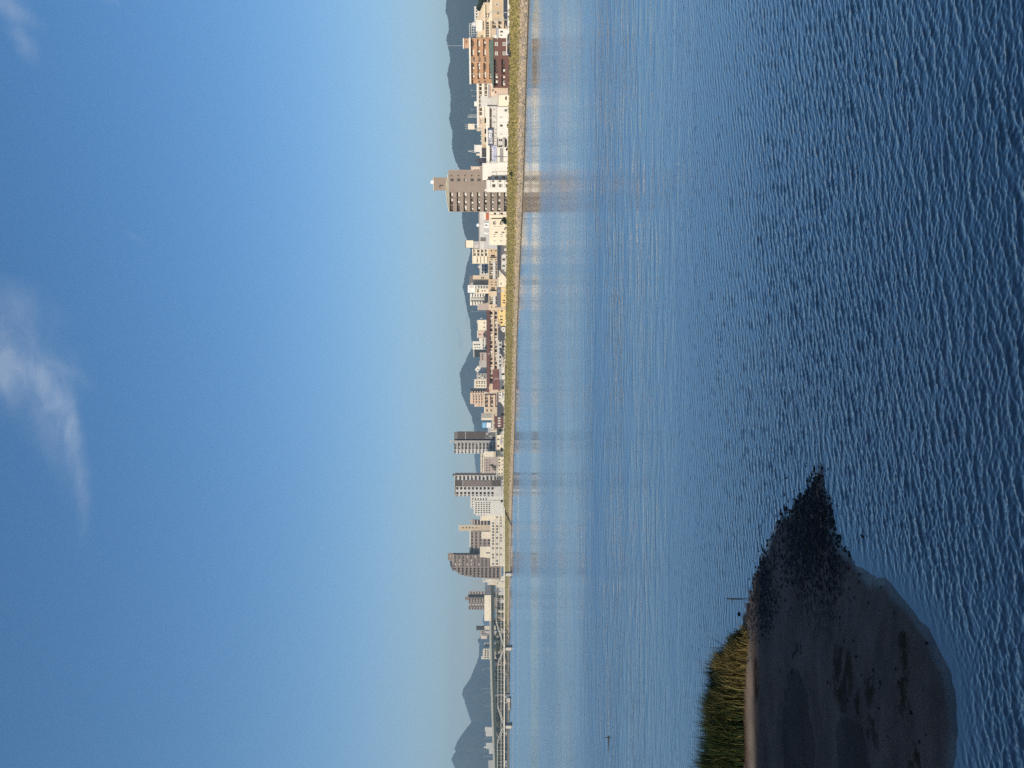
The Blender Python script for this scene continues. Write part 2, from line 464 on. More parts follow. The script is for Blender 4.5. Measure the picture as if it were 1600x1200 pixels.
def sand_mat():
    m = bpy.data.materials.new('wet_sand')
    m.use_nodes = True
    g = NT(m.node_tree)
    geo = g.n('ShaderNodeNewGeometry')
    P = geo.outputs['Position']
    edge = g.n('ShaderNodeAttribute', attribute_name='edge').outputs['Fac']
    a1 = g.noise(g.mapping(P, scale=(0.55, 1.6, 1)), 1.0, 8, 0.68)
    fine = g.noise(P, 26.0, 3, 0.7)
    colr = g.mix(g.ramp(a1, 0.3, 0.7), (0.082, 0.054, 0.039), (0.165, 0.108, 0.080))
    colr = g.mix(g.ramp(fine, 0.35, 0.75, 0.0, 0.35), colr, (0.052, 0.040, 0.030))
    # damp dark hollow, weed and peat patches, black gravel on the point
    warp = g.noise(P, 1.7, 8, 0.72, 0.0, 1)
    wv = g.n('ShaderNodeVectorMath', operation='MULTIPLY_ADD')
    g.put(wv.inputs[0], warp); wv.inputs[1].default_value = (1.1, 1.1, 0); g.put(wv.inputs[2], P)

    def patch(py, pv, ra, rb, rot=0.0, hard=0.35):
        x, y = ground_pt(py, pv, 0.25)
        mp = g.n('ShaderNodeMapping', vector_type='TEXTURE', ins={'Location': (x + 0.55, y + 0.55, 0.0), 'Rotation': (0, 0, R(rot)), 'Scale': (ra, rb, 1e4)})
        g.put(mp.inputs['Vector'], wv.outputs[0])
        ln = g.n('ShaderNodeVectorMath', operation='LENGTH'); g.put(ln.inputs[0], mp.outputs[0])
        return g.ramp(ln.outputs['Value'], 1.0 + hard, 1.0 - hard)
    dark = patch(1150, 1248, 1.5, 0.95, 0, 0.12)
    dark = g.math('MAXIMUM', dark, patch(1185, 1332, 0.8, 0.7, 0, 0.2))
    brown = patch(1055, 1315, 0.62, 0.42, 0)
    for (py, pv, ra, rb) in ((1012, 1397, 0.28, 0.18), (1078, 1400, 0.42, 0.13), (1080, 1358, 0.3, 0.12), (1150, 1362, 0.35, 0.2), (1060, 1180, 0.5, 0.35), (1190, 1415, 0.3, 0.12), (1010, 1250, 0.15, 0.2), (1100, 1340, 0.3, 0.1)):
        brown = g.math('MAXIMUM', brown, patch(py, pv, ra, rb))
    dn = g.noise(g.mapping(P, scale=(2.2, 4.5, 1)), 1.0, 8, 0.75)
    dark = g.ramp(g.math('MULTIPLY_ADD', g.math('SUBTRACT', dn, 0.5), 1.6, dark), 0.40, 0.70)
    frag = g.noise(g.mapping(P, scale=(2.0, 5.0, 1)), 1.0, 5, 0.7)
    brown = g.math('MULTIPLY', brown, g.ramp(frag, 0.38, 0.52))
    grav = g.math('MAXIMUM', patch(850, 1262, 1.75, 1.55, 15, 0.5), patch(945, 1190, 1.0, 0.75, -10, 0.4))
    gn = g.noise(g.mapping(P, scale=(7, 9, 1)), 1.0, 4, 0.75)
    grav = g.math('MULTIPLY', grav, g.ramp(gn, 0.53, 0.44))
    colr = g.mix(g.math('MULTIPLY', dark, 0.6), colr, (0.030, 0.022, 0.015))
    colr = g.mix(g.math('MULTIPLY', brown, 0.95), colr, (0.028, 0.017, 0.007))
    colr = g.mix(g.math('MULTIPLY', grav, 0.95), colr, (0.006, 0.006, 0.006))
    # sunlit strip of sand at the foot of the grass, painted paler
    sunlit = g.n('ShaderNodeAttribute', attribute_name='sunlit').outputs['Fac']
    colr = g.mix(sunlit, colr, (0.34, 0.26, 0.19))
    wet = g.ramp(g.math('MULTIPLY_ADD', a1, 0.5, g.math('ADD', edge, -0.2)), 0.42, 0.05)
    colr = g.mix(g.math('MULTIPLY', wet, 0.5), colr, (0.028, 0.028, 0.030))
    bump = g.n('ShaderNodeBump', ins={'Distance': 0.02, 'Strength': 0.6})
    g.put(bump.inputs['Height'], g.math('ADD', fine, g.noise(P, 6.0, 5, 0.7)))
    p = g.n('ShaderNodeBsdfPrincipled', ins={})
    g.put(p.inputs['Base Color'], colr)
    g.put(p.inputs['Specular IOR Level'], g.ramp(wet, 0, 1, 0.12, 0.55))
    g.put(p.inputs['Roughness'], g.ramp(wet, 0, 1, 0.8, 0.22))
    g.put(p.inputs['Normal'], bump.outputs[0])
    o = g.n('ShaderNodeOutputMaterial'); g.put(o.inputs['Surface'], p.outputs[0])
    return m


STRAND = [ground_pt(y, v, 0.3) for (v, y) in ((1162, 985), (1164, 1030), (1167, 1080), (1169, 1130), (1173, 1200), (1180, 1300))]


def dist_line(X, Y, line):
    d = np.full(X.shape, 1e9)
    for (x0, y0), (x1, y1) in zip(line, line[1:]):
        ex, ey = x1 - x0, y1 - y0
        t = np.clip(((X - x0) * ex + (Y - y0) * ey) / (ex * ex + ey * ey), 0, 1)
        d = np.minimum(d, np.hypot(X - x0 - t * ex, Y - y0 - t * ey))
    return d


def make_sand():
    xs = np.arange(SX0, SX1, 0.11); ys = np.arange(SY0, SY1, 0.11)
    Xg, Yg = np.meshgrid(xs, ys, indexing='ij')
    h, s2 = sand_height(Xg, Yg)
    dl = dist_line(Xg, Yg, STRAND)
    sunlit = np.clip(1.2 - dl / 0.5, 0, 1) * np.clip((-Xg - 6.6) / 1.2, 0, 1) * 0.9
    verts = np.stack([Xg, Yg, h], -1).reshape(-1, 3)
    keep = (s2 > -1.2)
    fc = grid_faces(len(xs), len(ys))
    fc = fc[keep.ravel()[fc].all(1)]
    used = np.unique(fc); remap = np.zeros(len(verts), int); remap[used] = np.arange(len(used))
    me = np_mesh('sandbar', verts[used], remap[fc], sand_mat(), True, {'edge': s2.ravel()[used], 'sunlit': sunlit.ravel()[used]})
    tag(link('sandbar', me), 'dark wet sandbar in shade running out to a gravel point', kind='structure')


make_sand()


def sand_z(x, y):
    h, _ = sand_height(np.array([float(x)]), np.array([float(y)]))
    return float(h[0])


# ---- stones of the point (uncountable) and the weed round the waterline
def make_gravel():
    pts = []
    def spray(n, py, pv, sy, sv):
        for _ in range(n):
            pts.append(ground_pt(random.gauss(py, sy), max(1140, random.gauss(pv, sv)), 0.05))
    spray(1700, 840, 1262, 38, 26); spray(500, 790, 1262, 20, 22); spray(900, 930, 1192, 32, 14); spray(160, 750, 1268, 14, 12)
    spray(220, 890, 1280, 45, 34); spray(260, 880, 1185, 40, 6); spray(60, 1010, 1350, 110, 80); spray(120, 800, 1222, 22, 7)
    X = np.array([p[0] for p in pts]); Y = np.array([p[1] for p in pts])
    hz, s = sand_height(X, Y)
    ico = bmesh.new(); bmesh.ops.create_icosphere(ico, subdivisions=1, radius=1.0)
    base = np.array([v.co[:] for v in ico.verts]); fcs = np.array([[v.index for v in f.verts] for f in ico.faces]); ico.free()
    V, Fc = [], []
    k = 0
    for x, y, z, sd_ in zip(X, Y, hz, s):
        if sd_ < -0.75: continue
        sz = random.uniform(0.012, 0.038) * (1.7 if random.random() < 0.08 else 1.0)
        a = random.uniform(0, 6.28); ca, sa = math.cos(a), math.sin(a)
        q = base * np.array([sz * random.uniform(0.9, 1.9), sz, sz * random.uniform(0.4, 0.8)]) * rng.uniform(0.8, 1.2, base.shape)
        q = np.stack([q[:, 0] * ca - q[:, 1] * sa + x, q[:, 0] * sa + q[:, 1] * ca + y, q[:, 2] + max(z, -0.02)], -1)
        V.append(q); Fc.append(fcs + 12 * 0 + k); k += len(base)
    m = mat('black_gravel', (0.022, 0.021, 0.020), 0.6, 0.9, 14.0, spec=0.1)
    me = np_mesh('gravel', np.concatenate(V), np.concatenate(Fc), m, False)
    tag(link('gravel', me), 'black gravel and weed scattered over the sandbar point', 'gravel', kind='stuff')


make_gravel()


# ---- reeds and grass on the far edge of the bar
def grass_mat():
    m = bpy.data.materials.new('reed_grass')
    m.use_nodes = True
    g = NT(m.node_tree)
    dry_lit = g.n('ShaderNodeAttribute', attribute_name='tone').outputs['Fac']
    colr = g.mix(dry_lit, (0.026, 0.044, 0.013), (0.27, 0.205, 0.078))
    p = g.n('ShaderNodeBsdfPrincipled', ins={'Roughness': 0.65, 'Specular IOR Level': 0.2})
    g.put(p.inputs['Base Color'], colr)
    tr = g.n('ShaderNodeBsdfTranslucent'); g.put(tr.inputs['Color'], colr)
    mx = g.n('ShaderNodeMixShader', ins={0: 0.25}); g.put(mx.inputs[1], p.outputs[0]); g.put(mx.inputs[2], tr.outputs[0])
    o = g.n('ShaderNodeOutputMaterial'); g.put(o.inputs['Surface'], mx.outputs[0])
    return m


def make_grass():
    n = 46000
    t = rng.random(n) ** 0.95                        # along the band, 0 at its right end
    line = np.array([ground_pt(y, v, 0.3) for (v, y) in ((1157, 996), (1157, 1020), (1157, 1060), (1157, 1120), (1159, 1200), (1165, 1320), (1175, 1400))])
    seg = np.linspace(0, 1, len(line))
    bx, by = np.interp(t, seg, line[:, 0]), np.interp(t, seg, line[:, 1])
    dep = rng.random(n) ** 0.9 * np.clip(0.05 + t * 4.6, 0, 1.6)
    x, y = bx + rng.normal(0, 0.12, n), by + dep + rng.normal(0, 0.12, n)
    clump = fbm(x * 2.6, y * 2.0, 21, 3)
    hgt = np.interp(t, [0, 0.05, 0.10, 0.18, 0.33, 0.52, 1], [0.06, 0.20, 0.30, 0.42, 0.60, 0.86, 1.1]) * (0.25 + 1.35 * clump) * rng.uniform(0.45, 1.35, n)
    keep = clump > 0.36
    x, y, hgt, t, dep, clump = x[keep], y[keep], hgt[keep], t[keep], dep[keep], clump[keep]
    n = len(x)
    z, _s = sand_height(x, y); z = np.maximum(z - 0.03, -0.05)
    ang = rng.uniform(0, 2 * np.pi, n); lean = rng.normal(0.0, 0.32, n)
    lx = np.cos(ang) * lean + 0.16; ly = np.sin(ang) * lean - 0.10
    w = rng.uniform(0.005, 0.012, n); wa = rng.uniform(0, 2 * np.pi, n)
    wx, wy = np.cos(wa) * w, np.sin(wa) * w
    V = np.zeros((n, 7, 3))
    for k, (f, ww) in enumerate(((0, 1.0), (0.4, 0.9), (0.75, 0.6))):
        cx = x + lx * hgt * f * f; cy = y + ly * hgt * f * f; cz = z + hgt * f * (1 - 0.12 * f * np.abs(lean))
        V[:, 2 * k] = np.stack([cx - wx * ww, cy - wy * ww, cz], -1); V[:, 2 * k + 1] = np.stack([cx + wx * ww, cy + wy * ww, cz], -1)
    V[:, 6] = np.stack([x + lx * hgt * 1.05, y + ly * hgt * 1.05, z + hgt * (1 - 0.25 * np.abs(lean))], -1)
    b = np.arange(n)[:, None] * 7
    tris = np.concatenate([b + np.array(q) for q in ((0, 1, 3), (0, 3, 2), (2, 3, 5), (2, 5, 4), (4, 5, 6))])
    tone = np.clip(1.0 - t * 2.3 + (clump - 0.5) * 0.9 + rng.normal(0, 0.2, n), 0.0, 1)  # straw-gold sunlit right end and dark shaded left end, put into the blade colour
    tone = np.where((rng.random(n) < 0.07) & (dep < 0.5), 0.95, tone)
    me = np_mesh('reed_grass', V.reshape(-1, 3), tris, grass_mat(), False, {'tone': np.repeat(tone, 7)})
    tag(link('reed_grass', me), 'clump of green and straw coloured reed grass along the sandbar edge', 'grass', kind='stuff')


make_grass()

# ---- far bank: water line, crest and land behind as one strip
BANK = [(-420, 160, 800), (-260, 178, 800), (-120, 196, 800), (-40, 210, 799.3), (0, 215, 799), (75, 230, 799), (150, 246, 798), (210, 258, 796.6), (280, 274, 795), (340, 296, 794.2), (400, 328, 793), (450, 360, 792.3), (500, 393, 791.6),
        (550, 424, 790.7), (600, 457, 789.9), (650, 495, 789), (700, 538, 788.3), (750, 606, 787.7), (800, 689, 787.4), (870, 815, 787.4), (930, 965, 787.8), (1000, 1090, 790.0), (1060, 1120, 791.5), (1120, 1145, 792.6),
        (1200, 1183, 793), (1300, 1220, 793), (1500, 1280, 793), (2000, 1500, 793), (3200, 2300, 791)]


def bank(py):
    ys = [b[0] for b in BANK]
    D = float(np.interp(py, ys, [b[1] for b in BANK])); vc = float(np.interp(py, ys, [b[2] for b in BANK]))
    Dc = D + 20 + max(0, py) * 0.012
    return D, Dc, zat(vc, Dc)


def bank_mat():
    m = bpy.data.materials.new('embankment')
    m.use_nodes = True
    g = NT(m.node_tree)
    geo = g.n('ShaderNodeNewGeometry')
    P = geo.outputs['Position']
    t = g.n('ShaderNodeAttribute', attribute_name='rise').outputs['Fac']
    gr = g.n('ShaderNodeAttribute', attribute_name='green').outputs['Fac']     # height at which the turf starts
    n1 = g.noise(P, 0.35, 5, 0.65); n2 = g.noise(P, 1.6, 4, 0.7); n3 = g.noise(g.mapping(P, scale=(1, 1, 2.5)), 0.9, 4, 0.6)
    stone = g.mix(g.ramp(n2, 0.3, 0.7), (0.40, 0.315, 0.20), (0.62, 0.50, 0.34))
    stone = g.mix(g.ramp(n3, 0.52, 0.60, 0, 0.85), stone, (0.10, 0.080, 0.045))
    turf = g.mix(g.ramp(n1, 0.35, 0.65), (0.23, 0.19, 0.060), (0.38, 0.31, 0.115))
    turf = g.mix(g.ramp(n2, 0.48, 0.66, 0, 0.8), turf, (0.055, 0.065, 0.022))
    turf = g.mix(g.ramp(n3, 0.60, 0.75, 0, 0.55), turf, (0.32, 0.25, 0.13))
    f = g.math('SUBTRACT', g.math('MULTIPLY_ADD', n1, 0.5, t), g.math('ADD', gr, 0.25))
    colr = g.mix(g.ramp(f, -0.06, 0.10), stone, turf)
    # a paved towpath low on the slope and a dark wet concrete toe
    path = g.ramp(g.math('ABSOLUTE', g.math('SUBTRACT', t, 0.27)), 0.06, 0.03)
    colr = g.mix(g.math('MULTIPLY', path, g.ramp(g.math('ADD', gr, 0.0), 0.3, 0.5, 0.15, 0.65)), colr, (0.46, 0.40, 0.33))
    colr = g.mix(g.ramp(t, 0.085, 0.05), colr, (0.085, 0.075, 0.060))
    bump = g.n('ShaderNodeBump', ins={'Distance': 0.5, 'Strength': 0.7}); g.put(bump.inputs['Height'], n2)
    p = g.n('ShaderNodeBsdfPrincipled', ins={'Roughness': 0.9, 'Specular IOR Level': 0.15})
    g.put(p.inputs['Base Color'], colr); g.put(p.inputs['Normal'], bump.outputs[0])
    o = g.n('ShaderNodeOutputMaterial'); g.put(o.inputs['Surface'], p.outputs[0])
    return m


def make_bank():
    pys = np.concatenate([np.arange(-420, 1300, 2.5), np.arange(1300, 3200, 40)])
    prof = [(-0.02, -1.2), (0.0, 0.0), (0.03, 0.11), (0.11, 0.125), (0.20, 0.24), (0.30, 0.30), (0.40, 0.42), (0.5, 0.52), (0.6, 0.63), (0.7, 0.73), (0.8, 0.83), (0.88, 0.92), (0.94, 0.98), (1.0, 1.0)]
    V, T, G = [], [], []
    for j, py in enumerate(pys):
        D, Dc, Zc = bank(py)
        start = float(np.interp(py, [-400, 0, 150, 300, 450, 600, 700, 780, 900, 1000, 1200], [0.55, 0.55, 0.56, 0.5, 0.42, 0.33, 0.34, 0.42, 0.25, 0.5, 0.9]))
        for k, (fd, fz) in enumerate(prof):
            d = D + (Dc - D) * fd
            z = fz * Zc if fz > -1 else -1.2
            if 0.15 < fz < 0.97:
                z += (noise.noise(Vector((j * 0.21, k * 0.8, 3.0))) * 0.45 + noise.noise(Vector((j * 0.9, k * 2.3, 9.0))) * 0.25) * min(1.0, Zc / 5)
            if 0.0 == fz:
                d += noise.noise(Vector((j * 0.15, 5.0, 0))) * 1.2
            V.append((xz(py, d), d, z)); T.append(max(fz, 0)); G.append(start)
    me = np_mesh('embankment', V, grid_faces(len(pys), len(prof)), bank_mat(), True, {'rise': T, 'green': G})
    tag(link('embankment', me), 'grassy river embankment with a stony lower slope and towpath', kind='structure')
    # land behind, out to the foot of the mountains
    V = []
    py2 = np.concatenate([np.arange(-420, 1300, 20), np.arange(1300, 3300, 100)])
    for py in py2:
        D, Dc, Zc = bank(py)
        V += [(xz(py, Dc - 0.2), Dc - 0.2, Zc - 0.05), (xz(py, Dc + 4), Dc + 4, Zc), (xz(py, Dc + 12), Dc + 12, min(Zc - 0.3, 2.6)), (xz(py, Dc + 400), Dc + 400, 2.4), (xz(py, 4200), 4200, 1.8), (xz(py, 8600 if py < 1500 else 5000), 8600 if py < 1500 else 5000, 1.5)]
    m = mat('town_ground', (0.19, 0.18, 0.155), 0.9, 0.4, 0.05)
    me = np_mesh('town_ground', V, grid_faces(len(py2), 6), m, True)
    tag(link('town_ground', me), 'flat built-up ground behind the embankment', kind='structure')


make_bank()


# ---- mountains
def forest_mat():
    m = bpy.data.materials.new('forested_slope')
    m.use_nodes = True
    g = NT(m.node_tree)
    geo = g.n('ShaderNodeNewGeometry')
    P = geo.outputs['Position']
    n1 = g.noise(P, 0.004, 6, 0.65); n2 = g.noise(P, 0.03, 5, 0.7)
    c = g.mix(g.ramp(n1, 0.35, 0.65), (0.012, 0.024, 0.016), (0.040, 0.056, 0.034))
    c = g.mix(g.ramp(n2, 0.45, 0.7, 0, 0.6), c, (0.016, 0.026, 0.016))
    c = g.mix(g.ramp(g.noise(P, 0.0065, 3, 0.5), 0.72, 0.75, 0, 0.5), c, (0.16, 0.14, 0.10))
    bump = g.n('ShaderNodeBump', ins={'Distance': 40.0, 'Strength': 0.9}); g.put(bump.inputs['Height'], g.math('ADD', n2, n1))
    p = g.n('ShaderNodeBsdfPrincipled', ins={'Roughness': 0.95, 'Specular IOR Level': 0.05})
    g.put(p.inputs['Base Color'], c); g.put(p.inputs['Normal'], bump.outputs[0])
    o = g.n('ShaderNodeOutputMaterial'); g.put(o.inputs['Surface'], p.outputs[0])
    return m


FOREST = forest_mat()


def mountain(name, label, prof, D0, front, back, seed, relief=0.06):
    ys = np.array([p[0] for p in prof], float); vs = np.array([p[1] for p in prof], float)
    py = np.arange(ys[0], ys[-1] + 0.1, 0.75)
    v = np.interp(py, ys, vs)
    k = np.array([0.25, 0.5, 0.25]); v = np.convolve(np.pad(v, 1, 'edge'), k, 'valid')
    ridge = H - (v - VH) / F * D0
    ridge += (fbm(py * 0.55, py * 0 + seed, seed, 3) - 0.5) * D0 / F * 1.6 * np.clip(ridge / 120, 0, 1)
    rows = [(-1, 0), (-0.85, 0.10), (-0.7, 0.22), (-0.55, 0.36), (-0.42, 0.5), (-0.3, 0.63), (-0.2, 0.745), (-0.11, 0.855), (-0.05, 0.935), (0, 1), (0.08, 0.93), (0.3, 0.7), (0.65, 0.35), (1, 0)]
    V = []
    for f, hh in rows:
        d = D0 + (front if f < 0 else back) * f
        sp_ = (fbm(py * 0.045, py * 0 + f * 2.6 + seed, seed + 3, 4) - 0.55) * relief * 1.2 * (1 - abs(2 * hh - 1)) if f < 0 else 0.0
        zz = np.clip(ridge * (hh + sp_ * (1 - hh)), 0, None)
        for a, b in zip(py, zz):
            V.append(((600 - a) / F * D0 * (d / D0), d, b if hh > 0 else -2.0))
    V = np.array(V)
    me = np_mesh(name, V, grid_faces(len(rows), len(py))[:, ::-1], FOREST, True)
    tag(link(name, me), label, kind='structure')


mountain('mountain_ridge', 'long forested ridge behind the right half of the town',
         [(-120, 705), (-60, 698), (-20, 699), (0, 697.5), (18, 696), (30, 700), (45, 701.5), (62, 697), (80, 701.5), (95, 703.5), (115, 698.5), (130, 700.5), (142, 703.5), (165, 704), (173, 704), (185, 701.5), (196, 704), (207, 707), (222, 706),
          (235, 707), (250, 711), (265, 718), (285, 724), (310, 724), (332, 722), (345, 722), (355, 723), (365, 725.5), (375, 730), (390, 735), (410, 742), (440, 752), (480, 768), (520, 780), (560, 788)], 4300, 1300, 1500, 4)
mountain('mountain_hill', 'low rounded forested hill above the middle of the town',
         [(340, 785), (360, 765), (380, 745), (390, 736), (405, 732), (415, 729), (425, 727), (440, 725), (448, 722.5), (460, 726), (475, 728), (490, 731), (500, 734), (515, 735.5), (530, 736.5), (545, 738), (565, 748), (590, 762), (620, 778), (650, 788)], 4700, 1000, 1200, 9)
mountain('mountain_peak', 'pointed forested peak rising behind the long school building',
         [(480, 788), (510, 765), (530, 746), (545, 736.5), (555, 731), (565, 727), (575, 721.5), (583, 718), (600, 720), (615, 721), (625, 725), (640, 731), (650, 737), (660, 738.5), (680, 748), (710, 762), (740, 776), (770, 788)], 5200, 1200, 1400, 15)
mountain('mountain_far_ridge', 'faint pale blue ridge on the horizon behind the dark towers',
         [(560, 760), (620, 745), (660, 741), (680, 740), (710, 741), (730, 743), (760, 747), (800, 752), (850, 756), (900, 758), (950, 757), (970, 754), (985, 757), (1010, 770), (1040, 788)], 7600, 700, 700, 23)
mountain('mountain_left', 'steep forested mountain beyond the bridges at the river bend',
         [(955, 788), (975, 765), (990, 756), (1000, 746), (1008, 749), (1025, 748), (1035, 745), (1047, 740), (1060, 735), (1070, 728), (1078, 723), (1085, 722), (1095, 726), (1105, 728.5), (1115, 732), (1125, 735), (1130, 735.5),
          (1140, 727), (1150, 720), (1160, 714), (1170, 710), (1174, 712), (1180, 708), (1187, 705), (1195, 709), (1210, 714), (1240, 720), (1290, 730), (1360, 745)], 5000, 1300, 1500, 31)


# ---- air
def make_haze():
    mb = MB(); mb.box(-8800, 8800, -100, 9200, -4.0, 640)
    m = bpy.data.materials.new('haze')
    m.use_nodes = True
    g = NT(m.node_tree)
    v = g.n('ShaderNodeVolumePrincipled', ins={'Density': 1.55e-4, 'Color': (0.52, 0.78, 1.0, 1), 'Anisotropy': 0.0})
    o = g.n('ShaderNodeOutputMaterial'); g.put(o.inputs['Volume'], v.outputs[0])
    tag(mb.build('haze', m), 'thin blue summer haze over the whole valley', 'haze', kind='stuff')


make_haze()

# ================================================================== BUILDERS
G = 2.3                                                     # ground level of the town behind the embankment


def glass(name, c, rough=0.12):
    if name in MATS: return MATS[name]
    m = bpy.data.materials.new(name); m.use_nodes = True
    g = NT(m.node_tree)
    geo = g.n('ShaderNodeNewGeometry')
    n = g.noise(geo.outputs['Position'], 0.5, 2, 0.5)
    col_ = g.mix(g.ramp(n, 0.4, 0.6), tuple(x * 0.6 for x in c), tuple(x * 1.3 for x in c))
    p = g.n('ShaderNodeBsdfPrincipled', ins={'Roughness': rough, 'Specular IOR Level': 0.5})
    g.put(p.inputs['Base Color'], col_)
    o = g.n('ShaderNodeOutputMaterial'); g.put(o.inputs['Surface'], p.outputs[0])
    MATS[name] = m
    return m


GL = glass('dark_glass', (0.022, 0.026, 0.030))
GM = glass('grey_glass', (0.10, 0.11, 0.11))
CURT = mat('curtain', (0.62, 0.60, 0.55), 0.9, 0.1, 2.0)
FRW = mat('window_frame_white', (0.70, 0.69, 0.66), 0.5, 0.05, 1.0)
FRD = mat('window_frame_bronze', (0.09, 0.075, 0.065), 0.5, 0.1, 1.0)
BLK = mat('dark_opening', (0.018, 0.017, 0.016), 0.9, 0.1, 1.0)
WHITE = mat('white_render', (0.69, 0.675, 0.62), 0.7, 0.06, 0.25, streak=0.10)
CREAM = mat('cream_render', (0.74, 0.67, 0.53), 0.75, 0.07, 0.25, streak=0.10)
CREAM2 = mat('pale_cream_tile', (0.68, 0.62, 0.50), 0.7, 0.08, 0.3, streak=0.08)
TAN = mat('tan_render', (0.50, 0.39, 0.26), 0.8, 0.10, 0.25, streak=0.12)
SAND = mat('sandy_render', (0.58, 0.48, 0.35), 0.8, 0.10, 0.25, streak=0.1)
PEACH = mat('peach_render', (0.60, 0.47, 0.36), 0.8, 0.08, 0.3, streak=0.1)
ORANGE = mat('orange_brown_tile', (0.43, 0.255, 0.145), 0.75, 0.10, 0.5, streak=0.08)
MAROON = mat('maroon_tile', (0.135, 0.062, 0.047), 0.7, 0.12, 0.5, streak=0.08)
BROWN = mat('taupe_tile', (0.262, 0.215, 0.178), 0.75, 0.07, 0.3, streak=0.08)
BROWN2 = mat('light_taupe_tile', (0.36, 0.30, 0.255), 0.75, 0.08, 0.3, streak=0.06)
DKBROWN = mat('dark_brown_tile', (0.078, 0.064, 0.056), 0.6, 0.10, 0.4)
GREYB = mat('grey_render', (0.40, 0.39, 0.37), 0.8, 0.10, 0.25, streak=0.14)
LGREY = mat('light_grey_render', (0.55, 0.545, 0.52), 0.75, 0.08, 0.25, streak=0.10)
DGREY = mat('dark_grey_render', (0.16, 0.155, 0.15), 0.8, 0.12, 0.3)
SLATE = mat('slate_roof', (0.085, 0.085, 0.092), 0.75, 0.2, 1.2)
GROOF = mat('grey_tile_roof', (0.19, 0.19, 0.195), 0.75, 0.2, 1.2)
TEAL = mat('teal_metal_roof', (0.075, 0.115, 0.10), 0.6, 0.15, 0.5)
RROOF = mat('red_brown_roof', (0.17, 0.075, 0.060), 0.8, 0.12, 0.5)
MROOF = mat('maroon_roof_band', (0.125, 0.060, 0.058), 0.8, 0.10, 0.4)
YEL = mat('yellow_render', (0.74, 0.56, 0.26), 0.8, 0.08, 0.3, streak=0.08)
PINK = mat('pinkish_render', (0.58, 0.45, 0.38), 0.8, 0.08, 0.3, streak=0.08)
MAUVE = mat('mauve_render', (0.42, 0.35, 0.31), 0.8, 0.08, 0.3)
CONC = mat('concrete', (0.46, 0.44, 0.40), 0.9, 0.15, 0.4, streak=0.15)
STEELC = mat('cream_painted_steel', (0.66, 0.64, 0.55), 0.5, 0.08, 0.5)
GALV = mat('galvanised_steel', (0.42, 0.43, 0.43), 0.5, 0.1, 0.5, metal=0.3)
NAVY = mat('navy_sign_panel', (0.025, 0.045, 0.115), 0.5, 0.1, 0.5)
SIGNW = mat('white_sign_panel', (0.80, 0.80, 0.79), 0.5, 0.03, 0.5)
SIGNB = mat('blue_sign_panel', (0.13, 0.36, 0.62), 0.5, 0.05, 0.5)
SIGNR = mat('red_sign_panel', (0.42, 0.11, 0.06), 0.6, 0.1, 0.5)
SIGNK = mat('dark_letter_paint', (0.03, 0.03, 0.03), 0.6, 0.05, 0.5)
LETB = mat('blue_letter_paint', (0.10, 0.14, 0.34), 0.6, 0.1, 0.5)
PALEB = mat('pale_blue_paint', (0.50, 0.72, 0.80), 0.5, 0.05, 0.5)
BARK = mat('bark', (0.085, 0.065, 0.045), 0.9, 0.25, 2.0)


def leaf_mat(name, c1, c2):
    m = bpy.data.materials.new(name); m.use_nodes = True
    g = NT(m.node_tree)
    t = g.n('ShaderNodeAttribute', attribute_name='tone').outputs['Fac']
    c = g.mix(t, c1, c2)
    p = g.n('ShaderNodeBsdfPrincipled', ins={'Roughness': 0.6, 'Specular IOR Level': 0.2}); g.put(p.inputs['Base Color'], c)
    o = g.n('ShaderNodeOutputMaterial'); g.put(o.inputs['Surface'], p.outputs[0])
    return m


LEAF = leaf_mat('leaf_green', (0.022, 0.038, 0.014), (0.075, 0.095, 0.030))
LEAFD = leaf_mat('leaf_dark', (0.012, 0.020, 0.010), (0.040, 0.052, 0.022))
LEAFF = leaf_mat('leaf_pale_olive', (0.10, 0.11, 0.05), (0.24, 0.23, 0.11))
LEAFY = leaf_mat('leaf_olive', (0.05, 0.055, 0.018), (0.14, 0.13, 0.045))

WCACHE = {}


def win_mesh(w, h, kind):
    w, h = round(w * 5) / 5 or 0.2, round(h * 5) / 5 or 0.2
    key = (w, h, kind)
    if key in WCACHE: return WCACHE[key]
    fr = FRD if kind in 'dgh' else FRW
    pane = {'d': GL, 'g': GM, 'w': GM, 'c': CURT, 's': GL, 'k': BLK, 'h': GL}[kind]
    mb = MB()
    t = min(0.14, w * 0.18)
    x, z = w / 2, h / 2
    if kind == 'k':
        mb.box(-x, x, -0.03, 0.1, -z, z, 1)
    else:
        mb.box(-x, x, -0.09, 0.05, z - t, z, 0); mb.box(-x - 0.05, x + 0.05, -0.14, 0.05, -z - 0.03, -z + t, 0)
        mb.box(-x, -x + t, -0.09, 0.05, -z + t, z - t, 0); mb.box(x - t, x, -0.09, 0.05, -z + t, z - t, 0)
        if w > 1.1: mb.box(-0.05, 0.05, -0.075, 0.05, -z + t, z - t, 0)
        mb.box(-x + t, x - t, -0.04, 0.05, -z + t, z - t, 1)
        if kind in 'sh': mb.box(-x + t, -0.04 if kind == 's' else x - t, -0.055, -0.042, -z + t, z - t if kind == 's' else -z * 0.1, 2)
    WCACHE[key] = mb.mesh('window', [fr, pane, CURT])
    return WCACHE[key]


def L(a, b, n):
    return [a + (b - a) * (i + 0.5) / n for i in range(n)]


